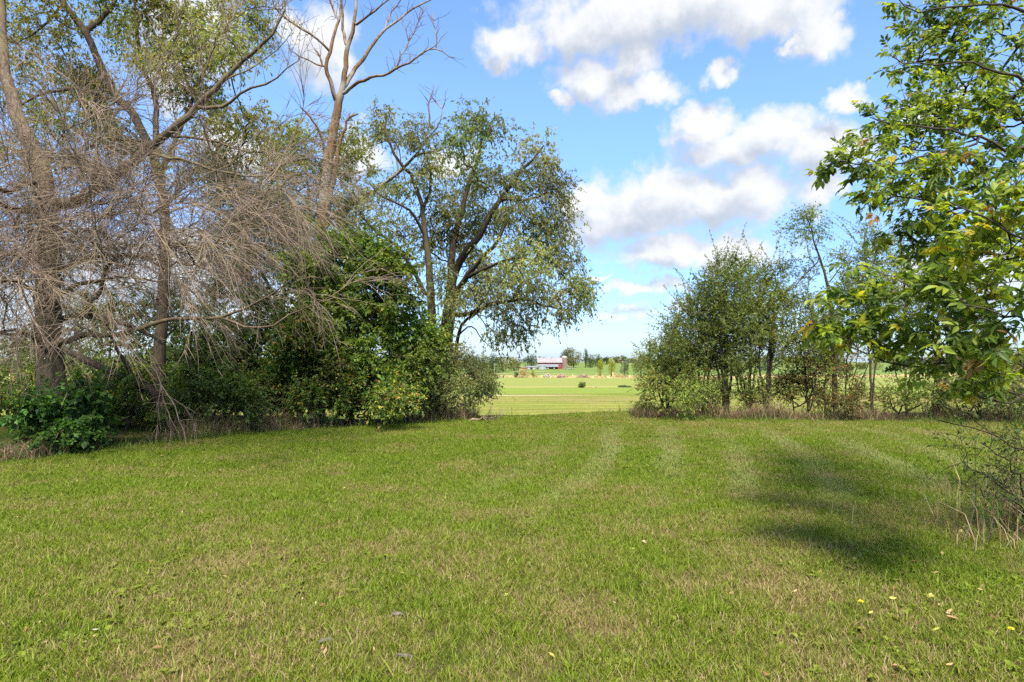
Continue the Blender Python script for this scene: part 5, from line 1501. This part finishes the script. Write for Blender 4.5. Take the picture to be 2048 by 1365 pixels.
far_tree('brown hedge bush on the valley floor below the yellow trees', 237, 1238, 440, 746, 40, FT_TAN, 1200, .32, name='bush', cat='shrub', skirt=.0)

def treeline():
    rng = np.random.default_rng(240); mb = MB()
    for k in range(480):
        x = rng.uniform(-1500, 1700); y = rng.uniform(905, 1060) + abs(x) * .05
        z = float(H(x, y)); h = rng.uniform(6, 12) * (1.2 if x < -120 else 1.0); w = h * rng.uniform(.9, 1.6)
        far_crown(mb, rng, [((x, y, z + h * .45), (w, w * .7, h * .55)), ((x + rng.normal(0, w * .5), y, z + h * .65), (w * .6, w * .5, h * .38))], 80, 2.5,
                  *(FT_DARK if rng.random() < .55 else FT_OLIVE))
    obj('treeline', mb.mesh('treeline'), M_LEAF, label='low grey green wood along the whole horizon', cat='wood', kind='stuff')
    mb = MB()
    for k in range(70):      # nearer wood to the left of the farm
        x = rng.uniform(-620, -24); y = rng.uniform(560, 640); z = float(H(x, y)); h = rng.uniform(8, 13); w = h * rng.uniform(.7, 1.1)
        far_crown(mb, rng, [((x, y, z + h * .5), (w, w * .7, h * .5)), ((x + rng.normal(0, w * .4), y, z + h * .65), (w * .6, w * .5, h * .4))], 300, 1.15, *(FT_DARK if rng.random() < .5 else FT_GRN))
    for k in range(50):
        x = rng.uniform(150, 620); y = rng.uniform(560, 640); z = float(H(x, y)); h = rng.uniform(6, 11); w = h * rng.uniform(.7, 1.1)
        far_crown(mb, rng, [((x, y, z + h * .5), (w, w * .7, h * .5))], 240, 1.15, *(FT_DARK if rng.random() < .5 else FT_OLIVE))
    obj('far_wood', mb.mesh('far_wood'), M_LEAF, label='mixed far wood seen through the trees either side of the farm', cat='wood', kind='stuff')
treeline()

M_RED = plain_mat('barn_red', (0.17, 0.024, 0.022), (0.24, 0.045, 0.04), .8, .85, stretch=(3, 3, .3))
M_ROOF = plain_mat('barn_roof', (0.205, 0.18, 0.182), (0.255, 0.228, 0.23), .5, .5, 0, (2, .3, .3))
M_TIN = plain_mat('tin_roof', (0.145, 0.16, 0.17), (0.20, 0.215, 0.225), .6, .45, 0, (2, .3, .3))
M_WHITE = plain_mat('white_paint', (0.25, 0.25, 0.245), (0.31, 0.31, 0.30), .6, .6)
M_SILO = plain_mat('silo_concrete', (0.17, 0.108, 0.085), (0.25, 0.17, 0.135), .7, .9, stretch=(1, 1, 2))
M_DARK = plain_mat('dark_opening', (0.03, 0.025, 0.022))
M_POLE = plain_mat('pole_wood', (0.30, 0.26, 0.21), (0.20, 0.17, 0.14), 2)
M_TYRE = plain_mat('tyre', (0.03, 0.03, 0.03))

def gable(mb, x0, x1, y0, y1, z0, zr, over=.0):
    ym = (y0 + y1) / 2
    V = [(x0, y0, z0), (x1, y0, z0), (x1, y1, z0), (x0, y1, z0), (x0, ym, zr), (x1, ym, zr)]
    mb.add(V, T=[(0, 3, 4), (1, 5, 2)], Q=[(0, 4, 5, 1), (3, 2, 5, 4), (0, 1, 2, 3)])

def farm():
    Y = 665.0; k = Y / F
    cx = (1099 - CX) * k; g = float(H(cx, Y)) - .3
    t = root('barn', (cx, Y, g), 'red barn with a long pale metal roof on the hill', 'barn')
    x0, x1, y0, y1 = -12.6, 12.6, -6.5, 6.5; zw, zr = 7.3, 11.5
    mb = MB(); mb.box(x0, x1, y0, y1, 0, zw); mb.add([(x0, y0, zw), (x0, y1, zw), (x0, 0, zr - .2), (x1, y0, zw), (x1, y1, zw), (x1, 0, zr - .2)], T=[(0, 2, 1), (3, 4, 5)])
    obj('wall', mb.mesh('wall'), M_RED, t)
    mb = MB()
    for s in (-1, 1):
        e = s * 7.3; zb = zw - .6
        V = [(x0 - .7, e, zb), (x1 + .7, e, zb), (x1 + .7, 0, zr), (x0 - .7, 0, zr)]
        V += [(a, b_, c + .25) for a, b_, c in V]
        mb.add(V, Q=[(0, 1, 2, 3), (7, 6, 5, 4), (0, 4, 5, 1), (1, 5, 6, 2), (3, 7, 4, 0), (2, 6, 7, 3)])
    rf = obj('roof', mb.mesh('roof'), M_ROOF, t)
    for xx in (-6, 2.5):
        mb = MB(); mb.box(xx - .7, xx + .7, -.7, .7, zr - .3, zr + 1.2); gable(mb, xx - .9, xx + .9, -.9, .9, zr + 1.2, zr + 1.8)
        obj('cupola', mb.mesh('cupola'), M_ROOF, rf)
    # lean-to along the near side
    mb = MB()
    V = [(-15.2, -15.5, 2.4), (8.6, -15.5, 2.4), (8.6, -6.55, 5.0), (-13.0, -6.55, 5.0)]; V += [(a, b_, c + .22) for a, b_, c in V]
    mb.add(V, Q=[(3, 2, 1, 0), (4, 5, 6, 7), (1, 5, 4, 0), (2, 6, 5, 1), (0, 4, 7, 3), (3, 7, 6, 2)])
    obj('lean_to_roof', mb.mesh('lean_to_roof'), M_TIN, t)
    for i in range(7):
        mb = MB(); xx = -14.6 + i * 3.8; mb.box(xx - .14, xx + .14, -15.3, -15.0, 0, 2.4)
        obj('post', mb.mesh('post'), M_RED, t)
    mb = MB(); mb.box(-8, 8.2, -6.56, -6.52, 0, 3.4); obj('opening', mb.mesh('opening'), M_DARK, t)
    for xx in (9.6, 11.4):
        mb = MB(); mb.box(xx - .55, xx + .55, -6.6, -6.53, 4.6, 5.9); w_ = obj('window', mb.mesh('window'), M_WHITE, t)
        mb = MB(); mb.box(xx - .4, xx + .4, -6.64, -6.61, 4.75, 5.75); obj('pane', mb.mesh('pane'), M_DARK, w_)
    mb = MB(); mb.box(9.2, 11.6, -6.64, -6.53, 0, 3.2); d = obj('door', mb.mesh('door'), M_RED, t)
    mb = MB(); mb.box(9.1, 11.7, -6.70, -6.645, 3.2, 3.45); obj('trim', mb.mesh('trim'), M_WHITE, d)
    # silo
    sx0 = (880 + 1158 / 4.655 - CX) * k; sy = Y + 2; gs = float(H(sx0, sy)) - .3
    t = root('silo', (sx0, sy, gs), 'tall tan concrete silo with a pale dome beside the red barn', 'silo')
    mb = MB(); r = 3.1
    tubes(mb, np.array([[[0, 0, z] for z in (0, 4, 8, 12.2)]]), np.full((1, 4), r), 28); obj('wall', mb.mesh('wall', True), M_SILO, t)
    for i in range(11):
        mb = MB(); z = .8 + i * 1.08; tubes(mb, np.array([[[0, 0, z - .05], [0, 0, z], [0, 0, z + .05]]]), np.array([[r, r + .05, r]]), 28); obj('hoop', mb.mesh('hoop'), M_TIN, t)
    mb = MB(); a = np.linspace(0, math.pi / 2 - .02, 7); tubes(mb, np.array([[[0, 0, 12.0 + 1.9 * math.sin(q)] for q in a]]), np.array([[(r + .12) * math.cos(q) for q in a]]), 28)
    obj('dome', mb.mesh('dome', True), M_WHITE, t)
    mb = MB(); mb.box(-r - 1.0, -r + .1, -.6, .6, 0, 12.3); obj('chute', mb.mesh('chute'), M_RED, t)
    # grain bin
    bx = (880 + 938 / 4.655 - CX) * k; by = Y - 24; gb = float(H(bx, by)) - .1
    t = root('grain_bin', (bx, by, gb), 'round white metal grain bin in front of the barn lean-to', 'grain bin')
    mb = MB(); tubes(mb, np.array([[[0, 0, z] for z in (0, 1.2, 2.4, 3.6)]]), np.array([[3.9, 3.92, 3.9, 3.9]]), 24); obj('wall', mb.mesh('wall', True), M_WHITE, t)
    mb = MB(); tubes(mb, np.array([[[0, 0, 3.5], [0, 0, 4.4], [0, 0, 5.2]]]), np.array([[4.1, 2.2, .4]]), 24); rf = obj('roof', mb.mesh('roof'), M_TIN, t)
    mb = MB(); tubes(mb, np.array([[[0, 0, 5.15], [0, 0, 5.5], [0, 0, 5.7]]]), np.array([[.42, .42, .1]]), 10); obj('cap', mb.mesh('cap'), M_WHITE, rf)
    # wrapped bales, wagons, low shed
    def small(px5, py5): 
        x = (880 + px5 / 4.655 - CX) / F * (Y - 27); return x, Y - 27, float(H(x, Y - 27))
    for i, (p5, lab) in enumerate(((985, 'white wrapped round bale right of the grain bin'), (1005, 'white wrapped round bale, second right of the grain bin'), (1060, 'white wrapped round bale alone below the barn door'),
                                   (1172, 'white wrapped round bale at the foot of the silo'), (1200, 'white wrapped round bale right of the silo, first of three'), (1218, 'white wrapped round bale right of the silo, second of three'), (1238, 'white wrapped round bale right of the silo, last of three'))):
        x, y, z = small(p5, 440); mb = MB()
        th = np.linspace(-1, 1, 6); rr = np.array([.55, .8, .85, .85, .8, .55])
        tubes(mb, np.array([[[q * .75, 0, .82] for q in th]]), rr[None], 14)
        c = MB()
        o = obj('round_bale', mb.mesh('round_bale', True), M_WHITE, label=lab, cat='bale', group='white bales at the farm', loc=(x, y, z))
        o.rotation_euler = (0, 0, .4 * i)
    x, y, z = small(785, 440)
    t = root('farm_wagon', (x, y, z), 'red farm wagon with a pale load left of the grain bin', 'wagon')
    mb = MB(); mb.box(-3, 3, -1.1, 1.1, .8, 2.1); obj('body', mb.mesh('body'), M_RED, t)
    mb = MB(); mb.box(-2.9, 2.9, -1.0, 1.0, 2.1, 2.7); obj('load', mb.mesh('load'), M_WHITE, t)
    for a in (-2, 2):
        for s in (-1.2, 1.2):
            mb = MB(); tubes(mb, np.array([[[a, s - .12, .5], [a, s, .5], [a, s + .12, .5]]]), np.array([[.48, .5, .48]]), 14); obj('wheel', mb.mesh('wheel'), M_TYRE, t)
    x, y, z = small(850, 430)
    t = root('machine_shed', (x, y, z), 'low whitish shed between the wagon and the grain bin', 'shed')
    mb = MB(); mb.box(-4, 4, -2.5, 2.5, 0, 2.4); obj('wall', mb.mesh('wall'), M_WHITE, t)
    mb = MB(); gable(mb, -4.3, 4.3, -2.9, 2.9, 2.35, 3.5); obj('roof', mb.mesh('roof'), M_TIN, t)
    mb = MB(); mb.box(-1.2, 1.2, -2.56, -2.51, 0, 2.0); obj('door', mb.mesh('door'), M_DARK, t)
    # utility poles by the far wood
    for px, top, yy, lab in ((880 + 510 / 4.655, 726, 500, 'taller grey utility pole in front of the far wood'), (880 + 683 / 4.655, 724, 600, 'utility pole between the far wood and the red wagon')):
        b = grounded(px, yy); h = EYE + (HY - top) / F * yy - b[2]
        t = root('utility_pole', b, lab, 'utility pole')
        mb = MB(); tubes(mb, np.array([[[0, 0, 0], [0, 0, h * .5], [0, 0, h]]]), np.array([[.2, .17, .14]]), 8); obj('pole', mb.mesh('pole'), M_POLE, t)
        mb = MB(); mb.box(-1.1, 1.1, -.08, .08, h - .9, h - .72); obj('crossarm', mb.mesh('crossarm'), M_POLE, t)
farm()

def brush_piles():
    for i, (px, Y, w, h, c, lab) in enumerate(((1095, 436, 21, 9, (0.46, 0.42, 0.37), 'pale grey brush pile on the valley floor, left of the three'), (1122, 434, 22, 8, (0.36, 0.24, 0.19), 'reddish brush pile on the valley floor, middle of the three'),
                                               (1166, 433, 30, 8, (0.33, 0.24, 0.17), 'wide brown brush pile on the valley floor, right of the three'))):
        rng = np.random.default_rng(300 + i); b = grounded(px, Y); wd = w / F * Y * .5; hh = h / F * Y
        n = 240; a = rng.uniform(0, 6.28, n); r = np.sqrt(rng.random(n)) * wd * .9
        z = hh * (1 - (r / wd) ** 1.6) * rng.random(n) ** .5
        p = np.stack([r * np.cos(a), r * np.sin(a) * .6, z], 1)
        d = norm(np.stack([rng.normal(0, 1, n), rng.normal(0, 1, n), rng.normal(.1, .35, n)], 1)); L = rng.uniform(.4, 1.5, n)[:, None]
        pts = np.stack([p - d * L * .5, p + rng.normal(0, .08, (n, 3)), p + d * L * .5], 1); pts[:, :, 2] = np.maximum(pts[:, :, 2], .02)
        mb = MB(); tubes(mb, pts, rng.uniform(.05, .16, (n, 1)) * np.ones((1, 3)), 4, C=palette(rng, n, [c, tuple(.7 * v for v in c)], [2, 1], .25))
        obj('brush_pile', mb.mesh('brush_pile'), M_DRY, label=lab, cat='brush pile', group='brush piles on the valley floor', loc=b)
brush_piles()
